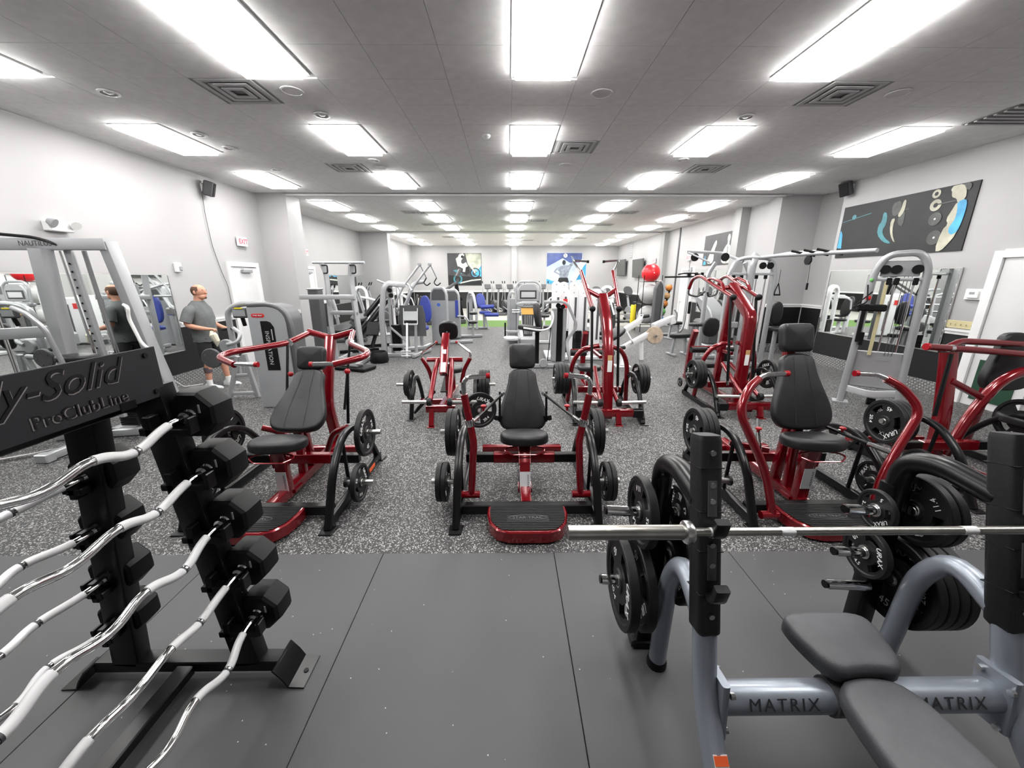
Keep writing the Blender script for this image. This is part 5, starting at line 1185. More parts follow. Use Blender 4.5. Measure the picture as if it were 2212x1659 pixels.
# --- leg press behind it
t = thing('leg_press', 'black and grey leg press sled behind the dip station', 'exercise machine', (-4.1, 10.5, 0))
MB().rtube([(.45, .9, 1.45), (-.25, -.2, .35)], .12, .10).build('sled_rail', 'black_metal', t)
MB().rtube([(.70, .9, 1.45), (.0, -.2, .35)], .12, .10).build('sled_rail', 'black_metal', t)
MB().pad(smooth_poly([(-.22, -.3), (.22, -.3), (.22, .3), (-.22, .3)], 2), .09, .03, .01, T(-.35, -.1, .60) @ RX(12)).build('seat', 'leather', t)
MB().pad(smooth_poly([(-.22, -.2), (.22, -.2), (.22, .2), (-.22, .2)], 2), .09, .03, .01, T(-.05, .35, .85) @ RX(20)).build('back_pad', 'leather_grey', t)
MB().rtube([(-.4, -.35, .05), (.5, .1, .05)], .08, .08).build('base_rail', 'black_metal', t)
MB().rtube([(-.4, .4, .05), (.6, .9, .05)], .08, .08).build('base_rail', 'black_metal', t)
MB().rtube([(.3, .1, .05), (.55, .9, 1.4)], .08, .08).build('upright', 'black_metal', t)
MB().rbox((.42, .0, .62), (.34, .05, .40), RX(-35), b=.01).build('foot_plate', 'black_matte', t)
t = thing('aerobic_step', 'low black adjustable platform on the floor behind the left press arms', 'platform', (-3.45, 8.35, 0), -20)
MB().box((0, 0, .05), (.95, .42, .06), b=.015).build('deck', 'black_matte', t); MB().box((0, -.05, .10), (.5, .2, .04), b=.01).build('tray', 'dark_grey', t)
for s_ in (-1, 1): MB().cyl((s_*.25-.08, -.05, .14), (s_*.25+.08, -.05, .14), .02).build('grip_bar', 'chrome', t)
for s_ in (-1, 1): MB().box((s_*.4, 0, .012), (.1, .4, .024)).build('riser', 'black_matte', t)
o = MB().lathe([(.20, 0), (.22, .05), (.2, .2), (.17, .26), (.16, .24), (.18, .06)], 20, T(-3.1, 9.1, 0)).build('storage_bucket', 'black_matte'); tag(o, 'round black bucket on the floor left of the silver pulley machine', 'bucket')

# --- silver pulley row machine with clear shield
t = thing('seated_row_machine', 'silver pulley machine with arched tower and square shield, left of the aisle', 'exercise machine', (-2.9, 9.6, 0))
MB().rtube([(-.22, 0, .03), (-.22, 0, 1.05), (-.10, 0, 1.72), (0, .02, 1.83), (.2, .05, 1.80), (.3, .3, 1.78)], .12, .10, .12).build('tower_frame', 'silver_paint', t)
MB().rtube([(-.10, .35, .03), (-.08, .35, 1.8)], .10, .08).build('tower_post', 'silver_paint', t)
MB().box((0, .1, 1.62), (.14, .1, .3), b=.02).build('pulley_housing', 'steel', t); pulley(t, (.02, .04, 1.66)); pulley(t, (.04, .04, 1.54))
stack(t, .06, .2, .15, 22, .22, .16); rods(t, [(-.02, .2), (.14, .2)], .1, 1.75)
sh = MB().prism([(-.34, .75), (-.28, .5), (.36, .5), (.36, 1.05), (.30, 1.28), (-.28, 1.28)], 0, .012, T(.42, .35, 0) @ RX(90)).build('shield', 'dark_grey', t)
MB().rbox((.42, .26, 1.02), (.36, .05, .24), RX(-20), b=.01).build('foot_plate', 'grey_plastic', t)
for x in (.25, .60): MB().cyl((x, .20, .82), (x+.01, .26, 1.22), .012, 8).build('plate_edge', 'label_silver', t)
MB().rtube([(.25, .2, .82), (.6, .2, .82)], .03, .04).build('ledge', 'label_silver', t)
MB().rtube([(.36, -.12, .03), (.36, .12, .86)], .05, .04).build('strut', 'label_silver', t)
MB().rtube([(.24, -.17, .08), (.48, -.17, .08), (.48, -.17, .2), (.24, -.17, .2), (.24, -.17, .08)], .025, .03).build('foot_loop', 'label_silver', t)
MB().rtube([(-.1, .05, .30), (.36, .05, .30)], .07, .09).build('lower_beam', 'silver_paint', t)
MB().rtube([(-.05, .1, .75), (.35, .1, .38)], .06, .05).build('diagonal_brace', 'silver_paint', t)
MB().rtube([(-.2, .1, .06), (.55, .12, .06)], .08, .08).build('base_rail', 'silver_paint', t)
MB().rtube([(.52, -.1, .06), (.75, .9, .06)], .08, .07).build('base_rail', 'silver_paint', t)
MB().rtube([(.50, .3, .06), (.52, .35, .80)], .07, .06).build('seat_post', 'silver_paint', t)
MB().tube([(-1.0, 2.3, 1.88), (-.75, 2.1, 1.80), (.1, 1.5, 1.80), (.35, .9, 1.62)], .03, 10, .15).build('overhead_arm', 'silver_paint', t)
# --- blue padded pulldown with long lever arms
t = thing('lever_pulldown', 'grey machine with blue seat and two long raised lever arms', 'exercise machine', (-2.45, 10.8, 0))
MB().pad(smooth_poly([(-.22, -.2), (.22, -.2), (.22, .2), (-.22, .2)], 2), .10, .04, .01, T(.0, .0, .56)).build('seat', 'leather_blue', t)
MB().pad(smooth_poly([(-.17, 0), (.19, 0), (.14, .75), (-.14, .75)], 2), .10, .03, .01, T(.10, .32, .72) @ RX(88)).build('backrest', 'leather_blue', t)
MB().rtube([(.0, .05, .06), (.0, .05, .58)], .09, .09).build('seat_post', 'silver_paint', t)
MB().rtube([(-.4, -.35, .06), (.1, .1, .06), (.15, .5, .06)], .10, .08).build('base_rail', 'silver_paint', t)
for dx in (-.30, -.02):
    MB().tube([(dx-.45, .1, 1.15), (dx-.15, .15, 1.72), (dx+.33, .2, 2.30)], .032, 12, .1).build('lever_arm', 'silver_paint', t)
    MB().box((dx+.33, .2, 2.31), (.10, .08, .07), b=.01).build('arm_end', 'grey_plastic', t)
    MB().cyl((dx+.35, .2, 2.28), (dx+.50, .18, 1.95), .012, 8).build('hanger', 'dark_grey', t)
    MB().tube([(dx+.50, .18, 1.95), (dx+.42, .15, 1.82), (dx+.52, .1, 1.74), (dx+.62, .1, 1.82)], .016, 8, .05).build('grip', 'black_matte', t)
MB().tube([(-.65, .1, 1.10), (-.4, .15, 1.20), (-.2, .2, 1.8), (.1, .3, 1.85)], .05, 12, .2).build('frame_hoop', 'silver_paint', t)
MB().box((-.42, .15, 1.05), (.22, .15, .22), b=.04).build('pivot_housing', 'steel', t)
MB().rtube([(-.42, .15, .06), (-.42, .15, 1.0)], .10, .09).build('frame_post', 'silver_paint', t)
# --- grey console towers
def grey_tower(name, label, x, y, rz, w_, h, blue, mtw='grey_plastic'):
    t = thing(name, label, 'exercise machine', (x, y, 0), rz)
    sec = [(-w_/2, .02), (w_/2, .02), (w_/2, h*.86), (w_/2-.04, h*.95), (w_/2-.12, h), (-w_/2+.12, h), (-w_/2+.04, h*.95), (-w_/2, h*.86)]
    MB().prism(sec, -.16, .16, RX(90), b=.02).build('tower_shell', mtw, t)
    MB().prism([(-w_/2+.04, h*.78), (w_/2-.04, h*.78), (w_/2-.05, h*.90), (w_/2-.12, h*.96), (-w_/2+.12, h*.96), (-w_/2+.05, h*.90)], .16, .17, RX(90)).build('console', 'dark_grey', t)
    if blue: MB().prism(ell(0, h*.7, .05, .05, 16), .16, .168, RX(90)).build('badge', 'print_blue', t)
    MB().rtube([(-w_/2, .0, .05), (w_/2+.7, .25, .05)], .10, .08).build('base_rail', 'silver_paint', t)
    return t
t = grey_tower('ab_machine', 'grey weight tower with round blue emblem behind the blue seat', -2.05, 11.7, 0, .48, 1.70, True)
t = grey_tower('hip_machine', 'grey rounded weight tower with narrow blue panel, behind the emblem tower', -1.9, 12.9, 0, .6, 1.6, False)
MB().box((.22, -.17, .98), (.10, .02, .55), b=.005).build('stack_window', 'leather_blue', t)
MB().tube([(.25, -.2, .75), (.5, -.3, .75), (.6, -.3, .6)], .03, 10, .06).build('arm', 'silver_paint', t)
MB().pad(smooth_poly([(-.13, -.2), (.13, -.2), (.13, .2), (-.13, .2)], 2), .08, .03, .01, T(.75, -.1, .80)).build('thigh_pad', 'leather', t)
MB().pad(smooth_poly([(-.15, -.2), (.15, -.2), (.15, .2), (-.15, .2)], 2), .08, .03, .01, T(.72, .0, .50)).build('seat', 'leather', t)
MB().rtube([(.72, 0, .05), (.72, 0, .5)], .08, .08).build('seat_post', 'silver_paint', t)
# --- treadmill-like climber behind
t = thing('climber', 'dark inclined climber with console in front of the motocross poster', 'cardio machine', (-2.5, 17.0, 0), 15)
MB().rtube([(-1.0, 0, .9), (.3, 0, 1.75)], .05, .08).build('handrail', 'dark_grey', t); MB().rtube([(-1.0, .5, .9), (.3, .5, 1.75)], .05, .08).build('handrail', 'dark_grey', t)
MB().rbox((.42, .25, 2.15), (.12, .45, .36), RY(25), b=.03).build('console', 'dark_grey', t); MB().rtube([(.35, .25, 1.7), (.42, .25, 2.05)], .1, .08).build('console_stem', 'dark_grey', t)
MB().rtube([(.3, .1, 1.7), (.55, .1, .06)], .12, .08).build('mast', 'black_metal', t); MB().rtube([(.3, .4, 1.7), (.55, .4, .06)], .12, .08).build('mast', 'black_metal', t)
MB().rtube([(-.9, .25, .35), (.5, .25, 1.1)], .40, .16).build('step_deck', 'black_matte', t); MB().box((-.2, .25, .1), (1.7, .55, .2), b=.03).build('base', 'dark_grey', t)
# --- blue leg extension
t = thing('leg_extension', 'grey machine with bright blue backrest and rollers in front of the green turf', 'exercise machine', (-1.4, 15.2, 0))
MB().rtube([(-.20, .3, .03), (-.20, .3, 1.15), (-.12, .2, 1.4), (.05, 0, 1.38), (.16, -.1, .8), (.17, -.15, .03)], .10, .10, .12).build('tower_frame', 'silver_paint', t)
MB().box((-.12, .35, .7), (.2, .2, 1.2), b=.02).build('stack_cover', 'grey_plastic', t)
MB().pad(smooth_poly([(-.2, 0), (.2, 0), (.17, .55), (-.17, .55)], 2), .10, .035, .01, T(.32, .15, .82) @ RZ(25) @ RX(76)).build('backrest', 'leather_blue', t)
MB().pad(smooth_poly([(-.22, -.2), (.22, -.2), (.22, .2), (-.22, .2)], 2), .10, .035, .01, T(.5, -.1, .62)).build('seat', 'leather_blue', t)
MB().cyl((.35, -.3, .88), (.85, -.25, .90), .075, 16).build('thigh_roller', 'leather_blue', t); MB().cyl((.5, -.4, .60), (1.02, -.35, .60), .07, 16).build('shin_roller', 'leather_blue', t)
MB().rtube([(.45, 0, .05), (.45, 0, .6)], .09, .09).build('seat_post', 'silver_paint', t); MB().rtube([(-.2, .1, .05), (.62, .1, .05)], .09, .08).build('base_rail', 'silver_paint', t); MB().rtube([(.5, -.1, .5), (.62, -.15, .03)], .06, .05).build('leg', 'silver_paint', t)
# ------------------------------------------------------------------ cardio row on the pale floor
def elliptical(label, x, y, rz, s=1.0):
    t = thing('elliptical', label, 'cardio machine', (x, y, 0), rz, 'ellipticals on the pale floor')
    MB().box((0, .1, .06), (.5, 1.5, .10), b=.02).build('base', 'dark_grey', t)
    MB().lathe([(.26, -.12), (.34, -.10), (.34, .10), (.26, .12)], 20, T(0, .7, .42) @ RY(90)).build('flywheel_cover', 'dark_grey', t)
    MB().rtube([(0, .1, .1), (0, .0, 1.1), (0, -.1, 1.45)], .09, .08, .1).build('column', 'grey_plastic', t)
    MB().rbox((0, -.12, 1.5), (.34, .08, .26), RX(-25), b=.02).build('console', 'dark_grey', t)
    for sd in (-1, 1):
        MB().tube([(sd*.22, .05, .75), (sd*.26, -.02, 1.1), (sd*.27, -.10, 1.45), (sd*.25, .05, 1.75)], .02, 8, .1).build('swing_arm', 'silver_paint', t)
        MB().cyl((sd*.255, .0, 1.66), (sd*.25, .05, 1.78), .026, 8).build('grip', 'black_matte', t)
        MB().box((sd*.15, -.1, .26), (.14, .36, .05), b=.015).build('pedal', 'black_matte', t)
        MB().rtube([(sd*.15, .6, .40), (sd*.15, -.3, .25)], .05, .04).build('pedal_arm', 'silver_paint', t)
for i, x in enumerate((-1.35, -.75, -.15, .45)): elliptical('dark elliptical trainer in front of the far wall, %s from the left' % ['first', 'second', 'third', 'fourth'][i], x+.2, 21.5, 20)
for i, x in enumerate((1.9, 2.7)): elliptical('dark elliptical trainer under the volleyball poster, %s' % ['left one', 'right one'][i], x, 21.5, -20)
def bike(label, x, y, rz):
    t = thing('exercise_bike', label, 'cardio machine', (x, y, 0), rz, 'cardio machines by the right rear wall')
    MB().box((0, .1, .05), (.5, 1.2, .08), b=.02).build('base', 'dark_grey', t)
    MB().prism(smooth_poly([(-.45, .1), (.3, .1), (.35, .5), (.1, .75), (-.3, .6)], 2), -.12, .12, T(0, .2, 0) @ RZ(90) @ RX(90)).build('body', 'grey_plastic', t)
    MB().rtube([(0, .35, .6), (0, .55, 1.2)], .08, .08).build('column', 'silver_paint', t)
    MB().prism(smooth_poly([(-.2, -.22), (.2, -.22), (.22, .22), (-.22, .22)], 2), -.03, .03, T(0, .52, 1.38) @ RX(55)).build('console', 'dark_grey', t)
    for sd in (-1, 1): MB().tube([(0, .5, 1.1), (sd*.2, .45, 1.15), (sd*.24, .25, 1.2)], .018, 8, .05).build('handlebar', 'black_matte', t)
    MB().pad(smooth_poly([(-.14, -.14), (.14, -.14), (.06, .16), (-.06, .16)], 2), .08, .03, .01, T(0, -.15, .85)).build('saddle', 'leather', t); MB().cyl((0, -.12, .5), (0, -.15, .86), .03).build('seat_post', 'silver_paint', t)
for i in range(5): bike('upright exercise bike with dark console in the far row, %s from the left' % ['first', 'second', 'third', 'fourth', 'fifth'][i], 2.75+i*.72, 17.6+(i % 2)*.3, 15)
# ------------------------------------------------------------------ centre cluster: recumbent console, white multi gym
t = thing('recumbent_stepper', 'silver cardio machine with large console and orange panel on its column', 'cardio machine', (.52, 10.4, 0))
MB().prism([(-.29, 1.36), (.29, 1.36), (.29, 1.62), (.22, 1.76), (.12, 1.80), (-.12, 1.80), (-.22, 1.76), (-.29, 1.62)], -.05, .05, RX(90) @ T(0, 0, 0), b=.02).build('console_shell', 'silver_paint', t)
MB().prism([(-.22, 1.42), (.22, 1.42), (.22, 1.64), (-.22, 1.64)], .05, .058, RX(90)).build('screen', 'screen_dark', t)
MB().box((0, -.062, 1.53), (.36, .006, .14)).build('display', 'label_silver', t)
MB().prism(smooth_poly([(-.30, 1.20), (.30, 1.20), (.32, 1.34), (-.32, 1.34)], 2), -.10, .14, RX(90), b=.02).build('front_shell', 'grey_plastic', t)
MB().tube([(-.13, -.143, 1.25), (-.09, -.143, 1.29), (-.06, -.143, 1.26), (-.02, -.143, 1.28), (.03, -.143, 1.26), (.08, -.143, 1.285), (.14, -.143, 1.27)], .007, 6, .015).build('script_emblem', 'print_dark', t)
MB().prism([(-.12, .45), (.12, .45), (.18, 1.20), (-.18, 1.20)], -.06, .10, RX(90), b=.02).build('column', 'dark_grey', t)
MB().prism([(-.165, 1.02), (.165, 1.02), (.185, 1.19), (-.185, 1.19)], .10, .107, RX(90)).build('orange_panel', 'orange_print', t)
for k in range(4): MB().cyl((-.075+k*.05, -.11, .50), (-.08+k*.053, -.12, 1.0), .02, 8).build('column_rib', 'steel', t)
MB().tube([(-.32, -.02, 1.3), (-.33, .0, 1.75), (-.22, .02, 1.86), (.22, .02, 1.86), (.33, .0, 1.75), (.32, -.02, 1.3)], .03, 10, .12).build('console_hoop', 'silver_paint', t)
MB().box((0, .3, .25), (.5, 1.3, .4), b=.06).build('base', 'grey_plastic', t)
MB().pad(smooth_poly([(-.2, -.2), (.2, -.2), (.2, .2), (-.2, .2)], 2), .08, .03, .01, T(-.45, -.3, .38)).build('side_pedal', 'label_silver', t)
t = thing('side_weight_tower', 'slim grey weight tower with rounded top left of the console machine', 'exercise machine', (.12, 12.3, 0))
MB().rtube([(-.12, 0, .03), (-.12, 0, 1.35), (-.05, 0, 1.52), (.1, 0, 1.5), (.18, 0, 1.35), (.18, 0, .05)], .08, .16, .12, up=(0, 1, 0)).build('tower_frame', 'silver_paint', t)
MB().box((.02, .05, .68), (.24, .2, 1.3), b=.02).build('stack_cover', 'grey_plastic', t)
for k in range(2): MB().cyl((.0, -.12, .92+k*.07), (.22, -.12, .92+k*.07), .02, 8).build('stack_pin', 'chrome', t)
MB().box((-.22, -.4, .42), (.05, .1, .42), b=.01).build('foot_paddle', 'black_matte', t); MB().rtube([(-.2, -.4, .36), (.3, -.35, .34)], .08, .07).build('paddle_arm', 'label_silver', t)
MB().cyl((.05, -.5, .0), (.05, -.5, .14), .14, 16).build('base_disc', 'dark_grey', t); MB().rtube([(-.1, .0, .05), (.3, .0, .05)], .1, .08).build('base_rail', 'silver_paint', t)
# --- grey seated press in front of the white gym
t = thing('triceps_press', 'grey machine with bent tube frame and black armrest seat, before the white towers', 'exercise machine', (1.0, 8.45, 0))
MB().rtube([(-.45, 0, .05), (.55, 0, .05)], .10, .08).build('base_rail', 'silver_paint', t); MB().rtube([(.2, -.1, .05), (.2, .8, .05)], .10, .08).build('base_rail', 'silver_paint', t)
MB().rtube([(-.22, .1, 1.44), (.16, .1, 1.46), (.30, .1, 1.40), (.50, .1, .98), (.48, .1, .85), (.30, .1, .60), (.32, .05, .4), (.42, 0, .06)], .07, .06, .10).build('bent_frame', 'silver_paint', t)
MB().box((.03, .25, .70), (.11, .14, 1.20), b=.015).build('stack_side', 'grey_plastic', t); MB().box((.26, .25, .70), (.07, .14, 1.20), b=.015).build('stack_side', 'grey_plastic', t)
MB().box((.15, .27, .70), (.13, .10, 1.22), b=.01).build('stack_shroud', 'black_metal', t); pulley(t, (.10, .15, 1.36)); pulley(t, (.20, .15, 1.34), r=.05)
MB().pad(smooth_poly([(-.16, 0), (.16, 0), (.14, .60), (-.14, .60)], 2), .10, .035, .01, T(-.34, .22, .82) @ RZ(70) @ RX(80)).build('backrest', 'leather', t)
MB().pad(smooth_poly([(-.28, -.16), (.24, -.16), (.24, .16), (-.28, .16)], 2), .10, .035, .01, T(-.52, .0, .84) @ RY(8)).build('seat', 'leather', t)
MB().tube([(-.68, -.2, .92), (-.30, -.2, .86), (-.10, -.15, .90), (-.03, -.1, 1.1), (-.03, .1, 1.25)], .022, 10, .1).build('arm_tube', 'label_silver', t)
MB().rtube([(-.36, .1, .05), (-.36, .1, .82)], .09, .09).build('seat_post', 'black_metal', t)
MB().cyl((-.12, .1, .1), (-.02, .15, 1.2), .01, 6).build('cable', 'black_matte', t)
MB().lathe([(.09, -.03), (.10, 0), (.09, .03)], 16, T(-.22, -.05, .12) @ RX(90)).build('cable_guard', 'grey_plastic', t)
# --- white multi gym
t = thing('white_multi_gym', 'large white multi-station gym of tall rounded towers in the centre', 'exercise machine', (1.48, 9.6, 0))
for i, (x, y, h, w_) in enumerate(((-.32, .0, 1.88, .20), (-.10, .25, 1.86, .20), (.10, -.05, 1.86, .20), (.36, .1, 1.84, .26), (.62, -.2, 1.70, .24))):
    c_ = MB().prism([(-w_/2, .02), (w_/2, .02), (w_/2, h-.1)] + [(w_/2*math.cos(R(a)), h-.1+.1*math.sin(R(a))) for a in (30, 60, 90, 120, 150)] + [(-w_/2, h-.1)], -.06, .06, T(x, y, 0) @ RX(90), b=.01).build('tower', 'white_paint', t)
    for dz in (.08, .25): MB().cyl((x, y-.062, h-dz), (x, y-.068, h-dz), .014, 8).build('bolt', 'grey_plastic', c_)
    MB().box((x+.05, y-.065, 1.0), (.05, .01, 1.0)).build('stack_slot', 'dark_grey', c_)
MB().box((-.10, -.1, 1.35), (.10, .04, .22)).build('red_sign', 'print_red', t); pass
MB().rtube([(.10, .3, 1.86), (.42, .5, 2.36)], .08, .12).build('cable_boom', 'white_paint', t)
MB().prism([(.20, 1.90), (.46, 1.92), (.46, 2.30), (.40, 2.22)], 0, .03, T(0, .45, 0) @ RX(90)).build('blue_flag_panel', 'poster_cyan', t)
MB().tube([(.68, -.265, 1.05), (.72, -.265, 1.10), (.67, -.265, 1.15), (.72, -.265, 1.20), (.68, -.265, 1.27), (.71, -.265, 1.32)], .008, 6, .02).build('script_emblem', 'print_dark', t)
MB().box((.15, .1, .05), (1.4, .9, .08), b=.01).build('base_frame', 'white_paint', t)
stack(t, -.1, -.02, .15, 18); stack(t, .22, -.05, .15, 18); stack(t, .5, -.05, .15, 18)
MB().pad(smooth_poly([(-.18, -.18), (.18, -.18), (.18, .18), (-.18, .18)], 2), .08, .03, .01, T(.95, -.1, .48)).build('seat', 'leather', t)
MB().tube([(.75, -.1, 1.5), (.95, -.25, 1.45), (1.05, -.3, 1.1)], .022, 8, .08).build('press_arm', 'white_paint', t)
for s_ in (-1, 1): MB().pad(smooth_poly([(-.06, 0), (.06, 0), (.05, .4), (-.05, .4)], 2), .06, .02, .005, T(1.05+s_*.12, .35, .95) @ RX(80)).build('arm_pad', 'leather', t)
# --- white leg press with plate wheel
t = thing('white_leg_sled', 'white angled leg sled with a tan plate, right of the tall pulldown', 'exercise machine', (2.3, 8.6, 0))
MB().rtube([(0, 0, .25), (1.2, .75, .68)], .10, .12).build('lower_rail', 'white_paint', t); MB().rtube([(0, .15, .58), (.85, .70, .95)], .10, .12).build('upper_rail', 'white_paint', t)
MB().rtube([(.85, .70, .95), (.95, .85, 1.05)], .10, .10).build('rail_end', 'white_paint', t)
MB().rtube([(.30, .0, .02), (.30, .1, .40)], .10, .10).build('leg', 'white_paint', t); MB().box((.30, .0, .01), (.35, .3, .02)).build('foot', 'white_paint', t)
MB().rtube([(.95, .6, .02), (.9, .6, .6)], .08, .08).build('leg', 'white_paint', t)
MB().rtube([(1.25, .85, .80), (1.75, 1.1, .95)], .12, .14).build('pivot_arm', 'white_paint', t); MB().rbox((1.8, 1.1, .93), (.16, .12, .22), RY(-20), b=.02).build('bracket', 'white_paint', t)
pw = MB().lathe([(.03, -.02), (.20, -.02), (.21, 0), (.20, .02), (.03, .02)], 24, T(1.22, .62, .62) @ RX(78)).build('plate_wheel', 'plate_tan', t)
MB().cyl((1.2, .45, .62), (1.24, .8, .64), .03).build('wheel_axle', 'chrome', t)
MB().pad(smooth_poly([(-.2, -.3), (.2, -.3), (.2, .3), (-.2, .3)], 2), .08, .03, .01, T(.1, .1, .68) @ RZ(-60) @ RX(25)).build('back_pad', 'leather', t)
for q in ((.1, -.1, .42), (.9, .8, 1.04)): MB().cyl(q, (q[0]+.22, q[1]+.06, q[2]+.02), .045, 12).build('roller', 'leather', t)
MB().rtube([(-.05, .0, .05), (-.05, .3, .75)], .08, .08).build('rear_post', 'white_paint', t)
for p in ([(.45, .3, .75), (.55, .2, .55), (.62, .32, .48)],): MB().tube(p, .02, 8, .05).build('handle', 'white_paint', t)
# --- grey frame with bar and plates behind the pulldown
t = thing('squat_machine', 'grey and black squat machine partly hidden behind the tall red pulldown', 'exercise machine', (2.55, 11.2, 0))
MB().rtube([(-.55, 0, .03), (-.55, 0, 1.5)], .08, .08).build('post', 'silver_paint', t); MB().rtube([(.35, 0, .03), (.35, 0, 1.2), (.15, 0, 1.62), (-.2, 0, 1.62)], .07, .07, .15).build('post', 'silver_paint', t)
for z in (1.42, 1.22, 1.02): MB().cyl((-.65, -.1, z), (.5, -.1, z), .018, 8).build('cross_bar', 'label_silver', t)
MB().cyl((.0, -.2, .3), (-.02, -.1, 1.5), .03, 10).build('mast', 'label_silver', t)
MB().pad(smooth_poly([(-.2, 0), (.2, 0), (.2, .7), (-.2, .7)], 2), .1, .03, .01, T(.3, -.2, .45) @ RX(75)).build('back_pad', 'leather', t); MB().pad(smooth_poly([(-.25, -.2), (.25, -.2), (.25, .2), (-.25, .2)], 2), .1, .03, .01, T(-.1, -.4, .42)).build('seat', 'leather', t)
MB().rtube([(-.6, -.3, .05), (.5, -.3, .05)], .08, .08).build('base_rail', 'silver_paint', t); MB().rtube([(-.1, -.4, .05), (-.1, -.4, .45)], .08, .08).build('seat_post', 'silver_paint', t)
# --- plate rack of dumbbells on the pale floor right
t = thing('dumbbell_rack', 'low grey rack by the right rear wall under the televisions', 'rack', (4.6, 16.3, 0), -10)
for z in (.25, .5): MB().rbox((0, 0, z), (1.4, .25, .04), RX(-15), b=.01).build('shelf', 'silver_paint', t)
for s_ in (-1, 1): MB().rtube([(s_*.65, -.15, .02), (s_*.65, .12, .62)], .06, .06).build('side_leg', 'silver_paint', t)
for j, z in enumerate((.31, .56)):
    for k in range(5):
        d_ = thing('dumbbell', 'small black dumbbell on the low grey rack, %s shelf, %s from the left' % (['lower', 'upper'][j], ['first', 'second', 'third', 'fourth', 'fifth'][k]), 'dumbbell', (4.6-.52+k*.26, 16.28+.09*(1 if k < 9 else 0)-k*.045, z), 80, 'dumbbells on the low grey rack')
        MB().cyl((-.09, 0, 0), (.09, 0, 0), .016, 8).build('handle', 'chrome', d_)
        for s_ in (-1, 1): MB().prism(oct_(.05), -.03, .03, T(s_*.09, 0, 0) @ RY(90)).build('head', 'rubber', d_)
# ------------------------------------------------------------------ ball stand, functional trainer
t = thing('functional_trainer', 'slim silver cable trainer with dark curved cover and looped foot, near the red ball', 'exercise machine', (5.2, 13.6, 0))
MB().prism([(-.16, .10), (.06, .10), (.10, 1.5), (.06, 1.72), (-.02, 1.80), (-.10, 1.76), (-.16, 1.60)], -.12, .12, RX(90), b=.03).build('cover', 'dark_grey', t)
MB().rtube([(.13, 0, .08), (.15, 0, 1.55), (.10, 0, 1.76), (.0, 0, 1.86)], .07, .20, .1, .02, up=(0, 1, 0)).build('side_spine', 'silver_paint', t)
MB().tube([(-.1, -.1, .05), (.55, -.15, .05), (.85, -.15, .12), (.95, -.1, .45), (1.0, 0, 1.8), (1.02, 0, 2.3)], .045, 12, .2).build('loop_frame', 'silver_paint', t)
MB().tube([(.55, 0, .35), (.70, 0, .4), (.72, 0, .75), (.6, 0, .9)], .03, 10, .1).build('inner_loop', 'silver_paint', t)
MB().rtube([(.1, 0, .32), (.95, 0, .32)], .06, .06).build('lower_beam', 'silver_paint', t)
MB().cyl((.15, 0, 1.98), (1.55, -.05, 2.0), .03, 10).build('cross_boom', 'black_matte', t)
for x in (.95, 1.2, 1.4): MB().box((x, -.05, 2.07), (.10, .05, .12), b=.01).build('hook_bracket', 'black_matte', t)
MB().box((1.12, 0, .95), (.08, .1, .42), b=.02).build('hanging_pad', 'black_matte', t)
st_ = thing('medicine_ball_stand', 'slanted black stand holding five medicine balls', 'ball rack', (5.5, 13.9, 0))
MB().rtube([(-.10, 0, .03), (.22, 0, 1.72)], .05, .05).build('post', 'black_metal', st_); MB().box((-.05, 0, .02), (.4, .4, .04), b=.01).build('base', 'black_metal', st_)
for k, (bx_, bz, mt_, nm) in enumerate(((5.60, 1.62, 'ball_orange', 'orange-brown'), (5.55, 1.35, 'ball_tan', 'tan'), (5.50, 1.08, 'ball_orange', 'orange'), (5.45, .81, 'ball_green', 'green'), (5.40, .56, 'ball_blue', 'blue'))):
    MB().lathe([(.09, 0), (.10, .012)], 16, T(bx_-5.5, -.13, bz-.125)).build('ball_cup', 'black_metal', st_)
    b_ = MB().sphere((0, 0, 0), .115, 20).build('medicine_ball', mt_); b_.location = (bx_, 13.77, bz); tag(b_, '%s medicine ball, %s on the slanted stand' % (nm, ['topmost', 'second from top', 'middle', 'second from bottom', 'lowest'][k]), 'ball', 'medicine balls')
    MB().tube([(.117*math.cos(a), .117*math.sin(a)*.5, .117*math.sin(a)*.86) for a in [i*math.pi/10 for i in range(20)]], .005, 5, closed=True).build('band', 'black_matte', b_)
sr = thing('stability_ball_rack', 'black tube rack stacked with large exercise balls', 'ball rack', (5.22, 14.6, 0))
for sx in (-.33, .33):
    for sy in (-.3, .3): MB().cyl((sx, sy, .0), (sx, sy, 2.05), .014, 8).build('upright', 'black_metal', sr)
for z in (.28, 1.02, 1.82):
    for sy in (-.3, .3): MB().cyl((-.33, sy, z), (.33, sy, z), .014, 8).build('shelf_bar', 'black_metal', sr)
    for sx in (-.33, .33): MB().cyl((sx, -.3, z), (sx, .3, z), .014, 8).build('side_bar', 'black_metal', sr)
for z, mt_, r_, l in ((2.13, 'ball_red', .33, 'big red exercise ball on top of the ball rack'), (1.38, 'ball_grey', .36, 'big grey exercise ball in the upper shelf of the ball rack'), (.62, 'ball_grey', .34, 'big grey exercise ball in the lower shelf of the ball rack')):
    b_ = MB().sphere((0, 0, 0), r_, 28).build('exercise_ball', mt_); b_.location = (5.22, 14.6, z); tag(b_, l, 'ball', 'large exercise balls')
    MB().lathe([(.02, 0), (.018, .006)], 10, T(0, -r_, 0) @ RX(90)).build('valve', 'label_white', b_)
t = thing('foam_roller', 'upright yellow foam roller on the floor beside the exercise balls', 'foam roller', (4.95, 15.4, 0))
MB().lathe([(.105, 0), (.11, .01), (.11, .92), (.105, .93)], 20, T(0, 0, 0)).build('foam', 'yellow', t); MB().cyl((0, 0, .92), (0, 0, .935), .04).build('core', 'black_matte', t)
